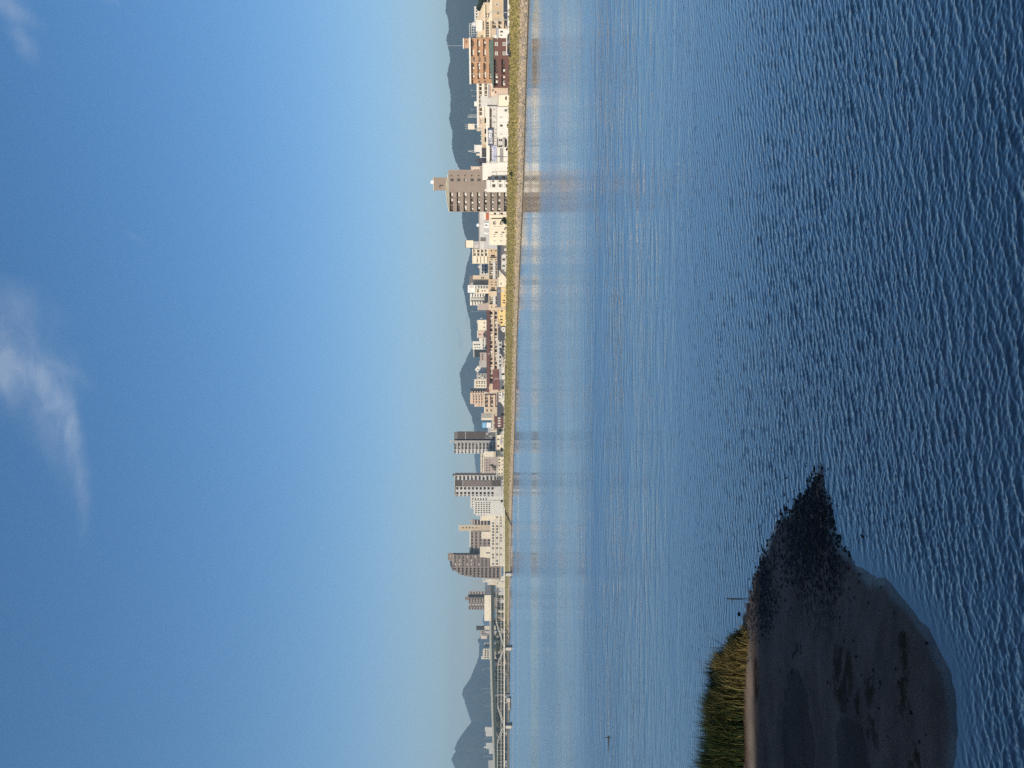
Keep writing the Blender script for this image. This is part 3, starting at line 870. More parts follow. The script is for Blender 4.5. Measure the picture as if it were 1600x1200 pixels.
class Bld:
    """one building; yl > yr are its left and right ends as bearings, D its distance; everything is laid out on the facade plane"""
    def __init__(s, name, label, cat, yl, yr, D, group=None, parent_loc=None):
        need = max(bank(yl)[1], bank(yr)[1]) + 5
        if D < need: print('moved back', label, D, round(need)); D = need
        be = math.atan((600 - (yl + yr) / 2) / F)               # the fronts along the bend of the river look across it
        s.D, s.k = D, D / F
        s.ka = s.k * math.cos(be)
        s.yl, s.yr = yl, yr
        s.x0 = xz(yl, D)
        s.w = (yl - yr) * s.ka
        s.root = empty(name, (xz((yl + yr) / 2, D), D, G), -be)
        tag(s.root, label, cat, group)

    def a(s, y): return (s.yl - y) * s.ka - s.w / 2
    def z(s, v): return zat(v, s.D) - G

    def box(s, name, ya, yb, va, vb, d0, d1, m, label=None, parent=None):
        """va top, vb bottom (None: ground)"""
        a0, a1 = sorted((s.a(ya), s.a(yb)))
        mb = MB(); mb.box(a0, a1, d0, d1, 0.0 if vb is None else s.z(vb), s.z(va))
        o = mb.build(name, m, parent or s.root)
        if label: o['label'] = label
        return o

    def boxes(s, name, lst, m, label=None, parent=None):
        if name in ('balcony', 'leg', 'fin', 'drainpipe', 'pipe', 'wing_balcony', 'roof_unit', 'pilaster', 'crossarm', 'frame', 'band', 'fitting', 'parapet_band'):
            for q in lst: o = s.box(name, *q, m, label, parent)
            return o
        mb = MB()
        for ya, yb, va, vb, d0, d1 in lst:
            a0, a1 = sorted((s.a(ya), s.a(yb)))
            mb.box(a0, a1, d0, d1, 0.0 if vb is None else s.z(vb), s.z(va))
        o = mb.build(name, m, parent or s.root)
        if label: o['label'] = label
        return o

    def poly(s, name, pts, d0, d1, m, label=None):
        """pts (y, v) round the outline; v None = ground"""
        q = [(s.a(y), 0.0 if v is None else s.z(v)) for y, v in pts]
        ar = sum(q[i][0] * q[(i + 1) % len(q)][1] - q[(i + 1) % len(q)][0] * q[i][1] for i in range(len(q)))
        if ar < 0: q.reverse()
        mb = MB(); mb.prism(q, d0, d1)
        o = mb.build(name, m, s.root)
        if label: o['label'] = label
        return o

    def body(s, vt, depth, m, d=0.0, ya=None, yb=None, cap=None, caph=0.45, label=None):
        ya = s.yl if ya is None else ya; yb = s.yr if yb is None else yb
        o = s.box('wall', ya, yb, vt, None, d, d + depth, m, label)
        if cap is not False:
            a0, a1 = sorted((s.a(ya), s.a(yb)))
            mb = MB(); z = s.z(vt)
            for (p, q, r, t) in ((a0 - .12, a1 + .12, d - .12, d + .22), (a0 - .12, a1 + .12, d + depth - .22, d + depth + .12), (a0 - .12, a0 + .22, d + .22, d + depth - .22), (a1 - .22, a1 + .12, d + .22, d + depth - .22)):
                mb.box(p, q, r, t, z - 0.004, z + caph)
            mb.build('parapet', cap or m, s.root)
        return o

    def win(s, ys, vs, w, h, kind='d', d=0.0, skip=0.0, parent=None):
        for v in vs:
            for y in ys:
                if skip and random.random() < skip: continue
                kd = random.choice(kind) if len(kind) > 1 else kind
                o = link('window', win_mesh(w * s.k, h * s.k, kd), parent or s.root, (s.a(y), d, s.z(v)))

    def slab(s, ya, yb, v, d0, d1, m, th=0.25, name='roof'):
        a0, a1 = sorted((s.a(ya), s.a(yb)))
        mb = MB(); mb.box(a0, a1, d0, d1, s.z(v) - th, s.z(v))
        return mb.build(name, m, s.root)

    def floors(s, ya, yb, vt, vb, n, bays, m, par=None, depth=1.7, frac=0.46, kinds='dsh', mp=None, ww=0.62, rail=False, clutter=0.3, ends=True):
        """n open balcony floors between v top and v bottom, with a solid parapet each, fin walls and sliding windows behind"""
        if ya < yb: ya, yb = yb, ya
        par = par or m
        a0, a1 = s.a(ya), s.a(yb)
        p = (vb - vt) / n; ph = p * s.k
        bw = (a1 - a0) / bays
        for i in range(n):
            zb = s.z(vt + (i + 1) * p)
            mb = MB()
            mb.box(a0, a1, 0.0, depth, zb - 0.11, zb + 0.09)
            mb.box(a0, a1, -0.10, 0.05, zb - 0.14, zb + ph * frac)
            o = mb.build('balcony', par, s.root)
            for b in range(bays):
                wm = win_mesh(bw * ww, ph * 0.66, random.choice(kinds))
                link('window', wm, s.root, (a0 + bw * (b + 0.5), depth, zb + 0.12 + ph * 0.36))
                if random.random() < clutter:                    # bedding or washing aired over the rail, air-conditioner boxes
                    cx = a0 + bw * (b + random.uniform(0.25, 0.75))
                    q = MB()
                    if random.random() < 0.6: q.box(cx - 0.45, cx + 0.45, 0.25, 0.31, zb + ph * frac - 0.1, zb + ph * (frac + 0.26))
                    else: q.box(cx - 0.4, cx + 0.4, depth - 0.5, depth - 0.15, zb + ph * frac, zb + ph * (frac + 0.25))
                    q.build('washing', CURT, o)
        top = s.z(vt)
        for b in range(bays + 1):
            if not ends and b in (0, bays): continue
            x = a0 + bw * b
            mb = MB(); mb.box(x - 0.1, x + 0.1, 0.055, depth, s.z(vb) , top)
            mb.build('partition', mp or m, s.root)
        mb = MB(); mb.box(a0 - 0.1, a1 + 0.1, -0.12, depth, top, top + 0.25); mb.build('roof_slab', par, s.root)

    def antenna(s, y, v0, v1, d=3.0, r=0.06, arms=0):
        x = s.a(y); mb = MB()
        mb.bar((x, d, s.z(v1)), (x, d, s.z(v0)), r, n=5)
        for i in range(arms):
            z = s.z(v0) - 0.25 - 0.4 * i
            mb.bar((x - 0.7 + 0.12 * i, d, z), (x + 0.7 - 0.12 * i, d, z), 0.03, n=4)
        mb.build('antenna', GALV, s.root)

    def tank(s, y, v, d=3.0, r=0.9, m=None):
        mb = MB(); x, z = s.a(y), s.z(v)
        n = 10
        prof = [(0.75, -1), (1, -0.7), (1, 0.5), (0.7, 0.85), (0.15, 1)]
        vs = [(x + r * f * math.cos(2 * math.pi * i / n), d + r * f * math.sin(2 * math.pi * i / n), z + r * g_) for f, g_ in prof for i in range(n)]
        fs = [(k * n + i, k * n + (i + 1) % n, (k + 1) * n + (i + 1) % n, (k + 1) * n + i) for k in range(len(prof) - 1) for i in range(n)] + [tuple(range(n - 1, -1, -1)), tuple(range(4 * n, 5 * n))]
        mb.add(vs, fs)
        for dx, dy in ((-.6, -.6), (.6, -.6), (.6, .6), (-.6, .6)): mb.bar((x + dx * r, d + dy * r, z - r * 1.8), (x + dx * r, d + dy * r, z - r * 0.9), 0.06, n=4)
        mb.build('water_tank', m or SIGNW, s.root)


def house(label, yl, yr, vr, ve, D, wall, roof, depth=8.0, kind='side', wins=(), group=None, name='house'):
    """vr ridge, ve eaves; kind side: the ridge runs along the front, gable: the gable end faces the river, hip: four slopes"""
    b = Bld(name, label, 'house', yl, yr, D, group)
    zr, ze = b.z(vr), b.z(ve)
    x0, x1 = -b.w / 2, b.w / 2
    mb = MB()
    mb.box(x0, x1, 0, depth, 0, ze)
    if kind == 'side':
        for x in (x0, x1 - 0.02):
            q = [(x, 0.0, ze), (x + 0.02, 0.0, ze), (x + 0.02, depth, ze), (x, depth, ze), (x, depth / 2, zr - 0.1), (x + 0.02, depth / 2, zr - 0.1)]
            mb.add(q, [(0, 4, 3), (1, 2, 5), (0, 1, 5, 4), (2, 3, 4, 5)])
    elif kind == 'gable':
        mb.prism([(x0, ze), (x1, ze), (0, zr - 0.1)], 0.0, depth)
    mb.build('wall', wall, b.root)
    o = 0.45; th = 0.22
    mb = MB()
    if kind == 'side':
        sl = (zr - ze) / (depth / 2)
        pr = [(-o, ze - o * sl), (depth / 2, zr), (depth + o, ze - o * sl), (depth + o, ze - o * sl + th), (depth / 2, zr + th), (-o, ze - o * sl + th)]
        n = len(pr)
        vs = [(x0 - o, y, z) for y, z in pr] + [(x1 + o, y, z) for y, z in pr]
        mb.add(vs, [(0, 1, 4, 5), (1, 2, 3, 4), (11, 10, 7, 6), (10, 9, 8, 7)] + [(i, n + i, n + (i + 1) % n, (i + 1) % n) for i in range(n)])
    elif kind == 'gable':
        sl = (zr - ze) / (b.w / 2)
        pr = [(x0 - o, ze - o * sl), (0, zr), (x1 + o, ze - o * sl), (x1 + o, ze - o * sl + th), (0, zr + th), (x0 - o, ze - o * sl + th)]
        n = len(pr)
        vs = [(x, -o, z) for x, z in pr] + [(x, depth + o, z) for x, z in pr]
        mb.add(vs, [(0, 1, 4, 5), (1, 2, 3, 4), (11, 10, 7, 6), (10, 9, 8, 7)] + [(i, n + i, n + (i + 1) % n, (i + 1) % n) for i in range(n)])
    else:
        r = min(b.w, depth) / 2 * 0.9
        mb.add([(x0 - o, -o, ze), (x1 + o, -o, ze), (x1 + o, depth + o, ze), (x0 - o, depth + o, ze), (x0 + r, depth / 2, zr), (x1 - r, depth / 2, zr)],
               [(0, 3, 2, 1), (0, 1, 5, 4), (1, 2, 5), (2, 3, 4, 5), (3, 0, 4)])
    mb.build('roof', roof, b.root)
    for (ys, vs, w, h, kd) in wins:
        b.win(ys, vs, w, h, kd)
    return b


def tree_at(label, x, y, z, h, w, lm, n=380, group=None, name='tree', tall=0.0, leaf=None):
    root = tag(empty(name, (x, y, z)), label, 'tree', group)
    mb = MB()
    th = h * (0.34 - 0.2 * tall)
    lean = (random.uniform(-.04, .04) * h, random.uniform(-.04, .04) * h)
    mb.bar((0, 0, -0.4), (lean[0], lean[1], th), 0.035 * h, n=6, r2=0.024 * h)
    blobs = []
    nb = 7
    for i in range(nb):
        a = random.uniform(0, 6.28); f = random.uniform(0.15, 0.62) * (1 - 0.6 * tall)
        zz = h * random.uniform(0.42 - 0.2 * tall, 0.86)
        rr = w * random.uniform(0.24, 0.36) * (1.0 if zz < h * 0.7 else 0.75)
        c = Vector((math.cos(a) * f * w / 2, math.sin(a) * f * w / 2, zz)); blobs.append((c, rr))
        mb.bar((lean[0], lean[1], th * 0.9), c, 0.014 * h, n=4, r2=0.005 * h)
    mb.build('trunk', BARK, root)
    V, Fc, T = [], [], []
    ls = leaf or 0.065 * h
    for i in range(n):
        c, rr = random.choice(blobs)
        d = Vector((random.gauss(0, 1), random.gauss(0, 1), random.gauss(0, 1))).normalized()
        p = c + d * rr * random.uniform(0.45, 1.12); p.z = max(p.z, 0.12 * h)
        u = Vector((random.gauss(0, 1), random.gauss(0, 1), random.gauss(0, 1))).normalized(); v = u.orthogonal().normalized()
        s_ = ls * random.uniform(0.5, 1.2)
        k = len(V)
        V += [p - u * s_, p - v * s_ * 0.7, p + u * s_, p + v * s_ * 0.7]; Fc.append((k, k + 1, k + 2, k + 3))
        t = min(1, max(0, random.gauss(0.45, 0.28))); T += [t] * 4
    me = np_mesh('crown', np.array([q[:] for q in V]), np.array(Fc), lm, False, {'tone': T})
    link('crown', me, root)
    return root


def tree(label, py, vt, w_px, D, lm=None, base=None, **kw):
    base = G if base is None else base
    return tree_at(label, xz(py, D), D, base, zat(vt, D) - base, w_px * D / F, lm or LEAF, **kw)


def pole(label, py, vt, D, group='utility poles along the embankment', arms=2, base=None, name='utility_pole', cat='pole'):
    base = G if base is None else base
    h = zat(vt, D) - base
    root = tag(empty(name, (xz(py, D), D, base)), label, cat, group)
    mb = MB(); mb.bar((0, 0, 0), (0, 0, h), 0.17, n=7, r2=0.11); mb.build('mast', CONC, root)
    if arms:
        mb = MB()
        for i in range(arms): mb.box(-0.9, 0.9, -0.06, 0.06, h - 0.5 - 0.8 * i, h - 0.38 - 0.8 * i)
        mb.build('crossarm', GALV, root)
        mb = MB(); mb.bar((0.28, 0, h - 2.6), (0.28, 0, h - 1.9), 0.2, n=8); mb.build('transformer', GALV, root)
    return root


def letters(b, name, ya, yb, va, vb, glyphs, m, d=-0.2, parent=None):
    """block characters: each glyph is a list of strokes (x0, x1, z0, z1) in a unit cell"""
    n = len(glyphs); a0, a1 = b.a(ya), b.a(yb)
    zt, zb = b.z(va), b.z(vb)
    cw = (a1 - a0) / n
    mb = MB()
    for i, gl in enumerate(glyphs):
        for (x0, x1, z0, z1) in gl:
            mb.box(a0 + cw * (i + 0.08 + 0.84 * x0), a0 + cw * (i + 0.08 + 0.84 * x1), d - 0.03, d, zb + (zt - zb) * z0, zb + (zt - zb) * z1)
    return mb.build(name, m, parent or b.root)


# character shapes as read from the photograph (dense square kanji at this size)
K_THREE = [(0.1, .9, .84, 1), (.15, .85, .42, .58), (0, 1, 0, .16), (.42, .58, .16, .42)]
K_BOX = [(0, 1, .85, 1), (0, 1, 0, .15), (0, .16, .15, .85), (.84, 1, .15, .85), (.3, .7, .42, .58)]
K_DOOR = [(0, .44, .5, 1), (.56, 1, .5, 1), (0, .14, 0, .5), (.86, 1, 0, .5), (.3, .7, .1, .32)]
K_FIELD = [(0, 1, .85, 1), (0, 1, 0, .15), (0, .16, .15, .85), (.84, 1, .15, .85), (.43, .57, .15, .85), (.16, .43, .43, .57), (.57, .84, .43, .57)]
K_WORK = [(.1, .9, .84, 1), (.42, .58, .16, .84), (0, 1, 0, .16)]
K_BIG = [(0, 1, .55, .7), (.42, .58, .7, 1), (.3, .46, .25, .55), (.54, .7, .25, .55), (.05, .3, 0, .25), (.7, .95, 0, .25)]
K_ONE = [(.4, .6, .1, 1), (.1, .9, 0, .14)]
K_PRE = [(.2, .8, .84, 1), (.5, .8, .62, .84), (.05, .95, .45, .6), (.42, .58, .1, .45), (.2, .5, 0, .12)]

# ================================================================== THE TOWN, from its right end to its left
APT, OFF, HOU = 'apartment building', 'building', 'house'

# -- tiered pale flats and the sloped tan block at the far right end
b = Bld('apartment_building', 'pale stepped flats half hidden by trees at the far right end', APT, 36, -14, 560)
b.body(747, 12, CREAM2, ya=36, yb=8, d=0.0); b.body(741, 12, LGREY, d=12.1, ya=34, yb=10)
b.body(752, 12, CREAM2, ya=8, yb=-14)
b.win(L(35, 10, 6), (749.5, 754), 2.6, 2.4, 'dg'); b.win(L(33, 11, 5), (743.8,), 2.4, 2, 'd', d=12.1)
for i, (py, vt, w) in enumerate(((14, 740, 16), (2, 739, 18), (-10, 740, 20), (22, 747, 12))):
    tree(['dark round tree among the pale stepped flats', 'tallest dark tree at the far right behind the tan roofs', 'broad dark tree at the far right edge', 'small dark tree left of the stepped flats'][i], py, vt, w, 470 - i * 8, LEAFD, n=420, group='trees at the right end of the town')

b = Bld('gymnasium', 'tan hall with a sloped roof end and a blank white panel', OFF, 60, 4, 345)
b.poly('wall', [(60, None), (60, 745.5), (31, 745.5), (7, 756), (4, 757), (4, None)], 0, 16, SAND)
b.poly('roof_edge', [(60.5, 745.6), (60.5, 744.6), (30.6, 744.6), (6.4, 755.4), (4, 756.2), (4, 757.2), (7.4, 756.1), (31, 745.6)], -0.4, 16.4, CREAM2)
b.box('panel', 49, 31, 743.5, 753.5, -0.35, -0.003, WHITE)
b.win(L(47, 33, 4), (755.6,), 2.8, 1.7, 'k'); b.win(L(58, 34, 6), (762,), 2.6, 3.4, 'dk'); b.win((26, 22), (759.5, 763), 1.8, 2, 'd'); b.win((56, 57.6), (752.5,), 1.2, 3, 'd')
b.box('canopy', 60, 8, 757.4, 758.6, -1.2, -0.003, CREAM2); b.box('ledge', 60, 8, 765, 766.5, -0.8, -0.003, CREAM)
b.boxes('stair', [(31 - i * 1.4, 29 - i * 1.4, 759 + i * 0.8, 760 + i * 0.8, -1.1, -0.1) for i in range(5)], CREAM)
b.antenna(40, 731.5, 745, 6, 0.07, 3); b.tank(38, 740, 6, 1.0)
b.boxes('roof_frame', [(57 - 4 * i, 56.6 - 4 * i, 732.5, 744.6, 3, 3.1) for i in range(6)] + [(57, 36.6, v, v + 0.5, 3.0, 3.1) for v in (732.5, 736, 739.5)], GALV)

b = Bld('apartment_building', 'two storey tan block with a cornice and recessed dark bays', APT, 58, -22, 296)
b.body(769, 10, TAN, ya=32, yb=-22, cap=CREAM2, caph=0.8); b.body(770.5, 9, SAND, d=1.4, ya=58, yb=32)
b.floors(45, 32.4, 769, 787, 2, 2, SAND, depth=1.36, kinds='dk', frac=0.35)
b.win((7, -8), (776.5,), 4, 4.4, 'w'); b.win((20,), (778,), 3, 3, 'd'); b.box('band', 32, -22, 785.6, 786.4, -0.12, -0.003, CREAM2)

house('small white house with one dark window against the maroon flats', 59, 45, 775.5, 778, 282, WHITE, LGREY, 7, 'side', [((49.5,), (783.5,), 2.6, 4.2, 'd'), ((55,), (783,), 2, 2.4, 'g')])
house('low house with a dark slate roof behind the white garden wall', 48, -24, 786.5, 793.5, 268, WHITE, SLATE, 10, 'hip', [((30, 18, 4), (796,), 4, 3, 'd')])

b = Bld('garden_wall', 'long white wall with gaps along the embankment top at the right end', 'wall', 87, -26, 249)
b.boxes('wall', [(50, -26, 793, None, 0, 0.3)], WHITE); b.win((42, 28, 15, 2), (796,), 3, 3, 'gd')
b.boxes('frame', [(87, 50, 791, 792.3, 0, 0.35), (87, 85.2, 792.35, None, 0, 0.35), (67.5, 66.3, 792.35, None, 0, 0.35)], WHITE)


def car(label, py, D, m, rot=0.0):
    root = tag(empty('parked_car', (xz(py, D), D, zat(799.6, D)), rot), label, 'car', 'cars parked behind the embankment')
    mb = MB()
    mb.prism([(-2.1, .35), (2.1, .35), (2.15, .8), (1.3, .95), (.75, 1.45), (-1.0, 1.48), (-1.75, .98), (-2.15, .85)], -0.85, 0.85)
    body = mb.build('body', m, root)
    mb = MB(); mb.prism([(-1.45, .98), (1.12, .98), (.65, 1.38), (-.95, 1.4)], -0.87, 0.87); mb.build('windows', GL, root)
    for x in (-1.3, 1.3):
        for y in (-0.8, 0.8):
            mb = MB(); mb.bar((x, y - 0.1, .32), (x, y + 0.1, .32), .32, n=10); mb.build('wheel', BLK, root)


car('grey parked car in the right opening of the white wall', 60, 252.5, mat('car_grey', (0.25, 0.26, 0.27), 0.35, 0.05))
car('dark parked car in the left opening of the white wall', 77, 252.5, mat('car_dark', (0.05, 0.05, 0.055), 0.35, 0.05))

# -- orange flats with the white roof slab, and the maroon flats in front
b = Bld('apartment_building', 'orange brown tiled flats with a white roof slab and penthouse', APT, 131, 60, 350)
b.body(736, 12, ORANGE, d=1.7, cap=False); b.body(736.02, 1.695, ORANGE, ya=97.5, yb=88.5, cap=False); b.box('wall', 61.2, 60, 738, None, 0.0, 1.69, ORANGE); b.box('wall', 131, 124, 744, None, 0.4, 1.69, ORANGE)
b.box('roof_slab', 132, 59, 733.2, 735.9, -0.7, 14, WHITE)
b.floors(88.4, 61.3, 736.3, 773.1, 4, 2, ORANGE, frac=0.5, kinds='dch', clutter=0.5); b.floors(124, 97.6, 736.3, 773.1, 4, 2, ORANGE, frac=0.5, kinds='dsc', clutter=0.6)
b.win((91, 94.5), (740, 749, 758), 2.6, 3.6, 'dg'); b.win((128,), (748, 757), 2, 3, 'd')
b.boxes('drainpipe', [(115.6, 115.1, 736.2, None, -0.2, -0.11), (98, 97.6, 736.2, None, -0.12, -0.005)], SAND)
b.box('penthouse', 75.5, 60.6, 725.4, 733.2, 1.5, 8, ORANGE); b.box('penthouse_roof', 76.2, 60, 723.6, 725.4, 1.0, 8.5, WHITE); b.win((72.6,), (729,), 2, 3, 'w', d=1.5); b.win((65,), (729,), 2.4, 2, 'd', d=1.5)
b.antenna(71.5, 698, 723.6, 4, 0.10, 0)

b = Bld('apartment_building', 'dark maroon three storey flats with a teal roof and white windows', APT, 138, 60.5, 287)
b.body(771, 12, MAROON, d=1.7, cap=False); b.box('wall', 92, 60.5, 771.02, None, 0, 1.69, MAROON); b.box('wall', 138, 135.5, 774, None, 0.3, 1.69, MAROON)
b.poly('roof', [(138, 771), (131, 768.5), (96, 764.6), (66, 763.8), (60.5, 770.9)], 0.6, 13, TEAL); b.box('eave', 138.4, 60, 770, 771.4, -0.5, 0.55, TEAL)
b.win((83.5, 69), (775.6, 787.6), 5, 4, 'w')
b.floors(135.4, 92.1, 771.4, 806, 3, 4, MAROON, frac=0.46, kinds='dsk', clutter=0.6)
b.box('partition', 119, 116, 783, None, -0.12, 1.6, MAROON)
b.box('end_panel', 60.4, 55.6, 771.5, 791, 0.8, 9, WHITE)

# -- long pale slab behind, and the grey sheds
b = Bld('office_building', 'long low cream block with white horizontal bands', OFF, 199, 118, 382)
b.body(746, 14, CREAM, cap=WHITE, caph=0.3); b.boxes('band', [(199, 118, 745.4, 748.3, -0.5, -0.004), (199, 122, 754, 757, -0.5, -0.004), (183, 118, 762, 764.5, -0.5, -0.004)], WHITE)
b.win(L(181, 122, 9), (751,), 5, 3.6, 'dk'); b.win(L(160, 122, 6), (759.5,), 5, 3.2, 'dg'); b.box('wall_bay', 198.5, 184, 748.35, None, -0.3, -0.005, PEACH); b.win((188, 192), (751.3,), 1.6, 2.6, 'd', d=-0.3)
b.box('roof_hut', 166, 158.5, 740.6, 746, 3, 7, WHITE)
for y, v in ((150, 736), (141, 735), (171, 735)): b.antenna(y, v, 746, 5, 0.05, 2)
b.antenna(183, 729, 745, 6, 0.06, 6); b.boxes('roof_frame', [(180 + 2 * i, 179.6 + 2 * i, 731, 745, 6, 6.1) for i in range(3)], GALV)

house('small peach house with awnings between the maroon flats and the grey shed', 151, 134, 763.5, 765.5, 300, PEACH, PINK, 8, 'side', [((147, 141), (770,), 2.4, 2.6, 'dc'), ((144,), (774.5,), 3, 2, 'k')])
b = Bld('shed', 'windowless grey sheet metal shed over a cream wall', OFF, 167, 150, 310)
b.body(751.5, 14, LGREY, cap=LGREY, caph=0.2); b.boxes('rib', [(150 + i * 1.7, 150.25 + i * 1.7, 752, 778, -0.06, -0.004) for i in range(1, 10)], LGREY)
b = Bld('house', 'cream flat roofed house with one small dark window', HOU, 166, 147.5, 283)
b.body(778.8, 8, CREAM, cap=GREYB, caph=0.3); b.win((153.5,), (790.5,), 5, 2.6, 'd')

# -- white works with the two signs
b = Bld('factory', 'long white works with a blue signboard and a strip window under the roof', 'factory', 256, 166.5, 312)
b.body(761, 18, LGREY, cap=WHITE, caph=0.3); b.box('fascia', 256, 166.5, 761.05, 765.0, -0.5, -0.004, WHITE)
for ya, yb in ((184, 170), (199.5, 185), (231, 227.5), (253.5, 232)): b.box('strip_window', ya, yb, 765.6, 768.3, -0.12, -0.004, GL)
b.box('eave', 256, 166.5, 775.6, 777.0, -0.9, -0.004, GREYB)
b.boxes('fitting', [(y, y + w, v, v + h, -0.4, -0.006) for y, w, v, h in ((171, 1.5, 771, 1.6), (181, 2.2, 770, 3), (183.5, 1, 773.2, 1), (190, 3, 769.5, 4), (202, .6, 771, 4), (207.5, 2, 772.5, 2), (213, .7, 771, 3), (216.5, 1, 771.5, 2.5), (221, 1, 771, 2.4))], GREYB)
for lab, ya, yb, dd in ((None, 215, 167.5, -1.2), (None, 256, 230, -1.2)): b.box('annex', ya, yb, 777.05, None, dd, -0.004, WHITE)
b.boxes('seam', [(191.7, 191.3, 777.2, None, -1.26, -1.21)], GREYB)
b.win((183.5, 209.5), (783,), 1.1, 3, 'd', d=-1.2); b.win((196.3,), (783.2,), 2.8, 4, 'd', d=-1.2); b.win((173,), (790.2,), 2.8, 3.8, 'g', d=-1.2)
b.win((219, 228.5), (780.5, 783.5), 3.2, 2.4, 'kd'); b.win((223,), (791,), 10, 2.2, 'k'); b.box('canopy', 230, 216, 785, 788.5, -1.6, -0.01, GREYB)
b.boxes('louvre', [(254, 231.5, 781 + i * 0.95, 781.5 + i * 0.95, -1.34, -1.21) for i in range(6)], DGREY)
sg = b.box('sign_panel', 227.3, 200, 762.4, 770.2, -1.1, -0.72, NAVY)
letters(b, 'lettering', 225.5, 203, 763.6, 769.2, [K_THREE, K_BOX, K_DOOR, K_FIELD], SIGNW, -1.115, sg)
sg = b.box('sign_panel', 253, 227.8, 768.3, 776, -1.0, -0.62, mat('pale_sign_panel', (0.60, 0.62, 0.68), 0.5, 0.05), label='pale signboard with small blue lettering')
letters(b, 'lettering', 252.4, 228.4, 768.8, 771.2, [K_FIELD, K_THREE, K_WORK, K_BOX, K_PRE, K_ONE, K_FIELD], LETB, -1.015, sg)
letters(b, 'lettering', 252.4, 228.4, 771.8, 775.6, [K_FIELD, K_BIG, K_BOX, K_BOX, K_BOX, K_DOOR], LETB, -1.015, sg)

b = Bld('office_building', 'tan block showing dark windows above the white works roof', OFF, 246, 184, 366)
b.body(753.5, 10, SAND, cap=CREAM2, caph=0.3); b.win((188.5, 205, 218), (758.6,), 7, 2.8, 'k'); b.win((233, 240), (757,), 1.8, 1.6, 'd'); b.box('bay', 244, 227, 754.2, None, -0.5, -0.004, TAN)
b.boxes('roof_unit', [(198 + 4.2 * i, 200 + 4.2 * i, 751.3 - (i % 2), 753.4, 2, 4) for i in range(6)], GREYB)
b = Bld('water_tower', 'cream water tank on legs with aerials above the white works', 'tower', 202.3, 193.5, 420)
b.box('tank', 202.3, 193.5, 731.2, 741.5, 0, 3.4, CREAM2); b.boxes('leg', [(194, 194.8, 741.5, None, 0.2, .5), (201, 201.8, 741.5, None, 0.2, .5), (194, 194.8, 741.5, None, 2.8, 3.1), (201, 201.8, 741.5, None, 2.8, 3.1)], GALV); b.box('hut', 205, 196, 745, None, 0.8, 6, SAND)
for y in (195, 198, 201): b.antenna(y, 726, 731.2, 1.7, 0.06, 3)
b = Bld('office_building', 'small white block with a pointed lattice aerial on its roof', OFF, 250, 226.5, 395)
b.body(742.5, 8, WHITE, ya=237.5, yb=226.5); b.body(751, 9, WHITE, d=0.3, ya=250, yb=237.6); b.body(744, 2, CREAM2, d=2, ya=243, yb=240, cap=False)
b.poly('lattice', [(238.6, 743), (236.4, 731), (235.8, 731), (234, 743), (234.4, 743), (236.1, 733), (238.2, 743)], 2, 2.2, GALV)
b = Bld('house', 'little pink rooftop house beside the brown tower', HOU, 258, 246.5, 372)
b.body(748, 6, MAUVE, cap=LGREY, caph=0.3); b.box('hut', 252, 247.5, 742.2, 747.9, 1, 4, PINK); b.win((249.6,), (745,), 1.6, 1.6, 'd', d=1); b.win((255, 250), (752,), 2, 2.6, 'dc')

# -- the tall brown tower by the river and the white flats at its foot
b = Bld('apartment_building', 'nine storey brown tower block with a penthouse box on top', APT, 331.5, 266, 337)
b.box('wall', 300, 266, 701.2, None, 0, 15, BROWN); b.box('wall', 330.6, 300.05, 702.6, None, 1.8, 14.9, BROWN)
b.boxes('trim', [(300, 266, v, v + 0.22, -0.03, -0.003) for v in (712, 722.4, 733, 743.5, 754)] + [(266.3, 265.7, 700.8, None, -0.06, 15.05)], BROWN2)
b.floors(309, 300.2, 702.4, 797.5, 9, 1, BROWN, frac=0.5, depth=1.78, kinds='sc', clutter=0.9, ww=0.8)
b.floors(330.8, 309.4, 702.4, 797.5, 9, 2, BROWN, frac=0.5, depth=1.78, kinds='sd', clutter=0.35, ww=0.72)
arch = [(272 + i * 5.9, 701.1 - 4.2 * math.sin(math.pi * (0.04 + 0.96 * i / 10)) * (1.0 if i < 6 else 0.9)) for i in range(11)]
b.poly('roof', [(331, 702.2), (272, 701.1)] + arch, 2.0, 12.5, mat('roof_green_grey', (0.34, 0.36, 0.28), 0.8, 0.1)); b.poly('roof_rim', [(y, v - 0.8) for y, v in arch] + [(y, v) for y, v in reversed(arch)], 1.6, 12.9, CREAM2)
b.box('penthouse', 297.6, 277, 677.2, 700, 3, 9, BROWN); b.box('penthouse_trim', 298, 276.6, 676.4, 677.2, 2.7, 9.3, CREAM2); b.win((289.5,), (689,), 1.6, 5.4, 'k', d=3); b.win((292,), (686.6,), 2.6, 1.3, 'k', d=3); b.tank(284, 674.5, 5, 0.9)
b.win((274.5,), (705.6, 716.2, 726.6, 737.2, 747.8), 2.2, 2.3, 'd'); b.win((281.2,), (706.4, 716.8, 727.2, 737.8, 748.4), 4.2, 5.2, 'dhd'); b.win((281.5,), (757.5,), 3, 3, 'd')
b = Bld('apartment_building', 'tan flats peeping out behind the brown tower', APT, 270, 260, 420)
b.body(737, 8, PEACH); b.win(L(267, 261, 2), (742, 747, 751.5), 1.8, 2.6, 'dc')
b = Bld('apartment_building', 'white four storey flats with dark pipes at the brown tower foot', APT, 281.4, 255, 316)
b.body(754.5, 10, WHITE, cap=LGREY, caph=0.25); b.win((277.4,), (764.6, 775.6, 786.6), 3, 4.5, 'd')
b.boxes('drainpipe', [(268.2, 267.7, 770, None, -0.2, -0.05), (270, 269.6, 767, 776, -0.2, -0.05), (270, 267.7, 770, 770.6, -0.21, -0.05), (274, 268, 775.4, 775.9, -0.2, -0.05)], GREYB)
b = Bld('apartment_building', 'lower white flats with thin ledges left of the piped white flats', APT, 300.2, 281.5, 311)
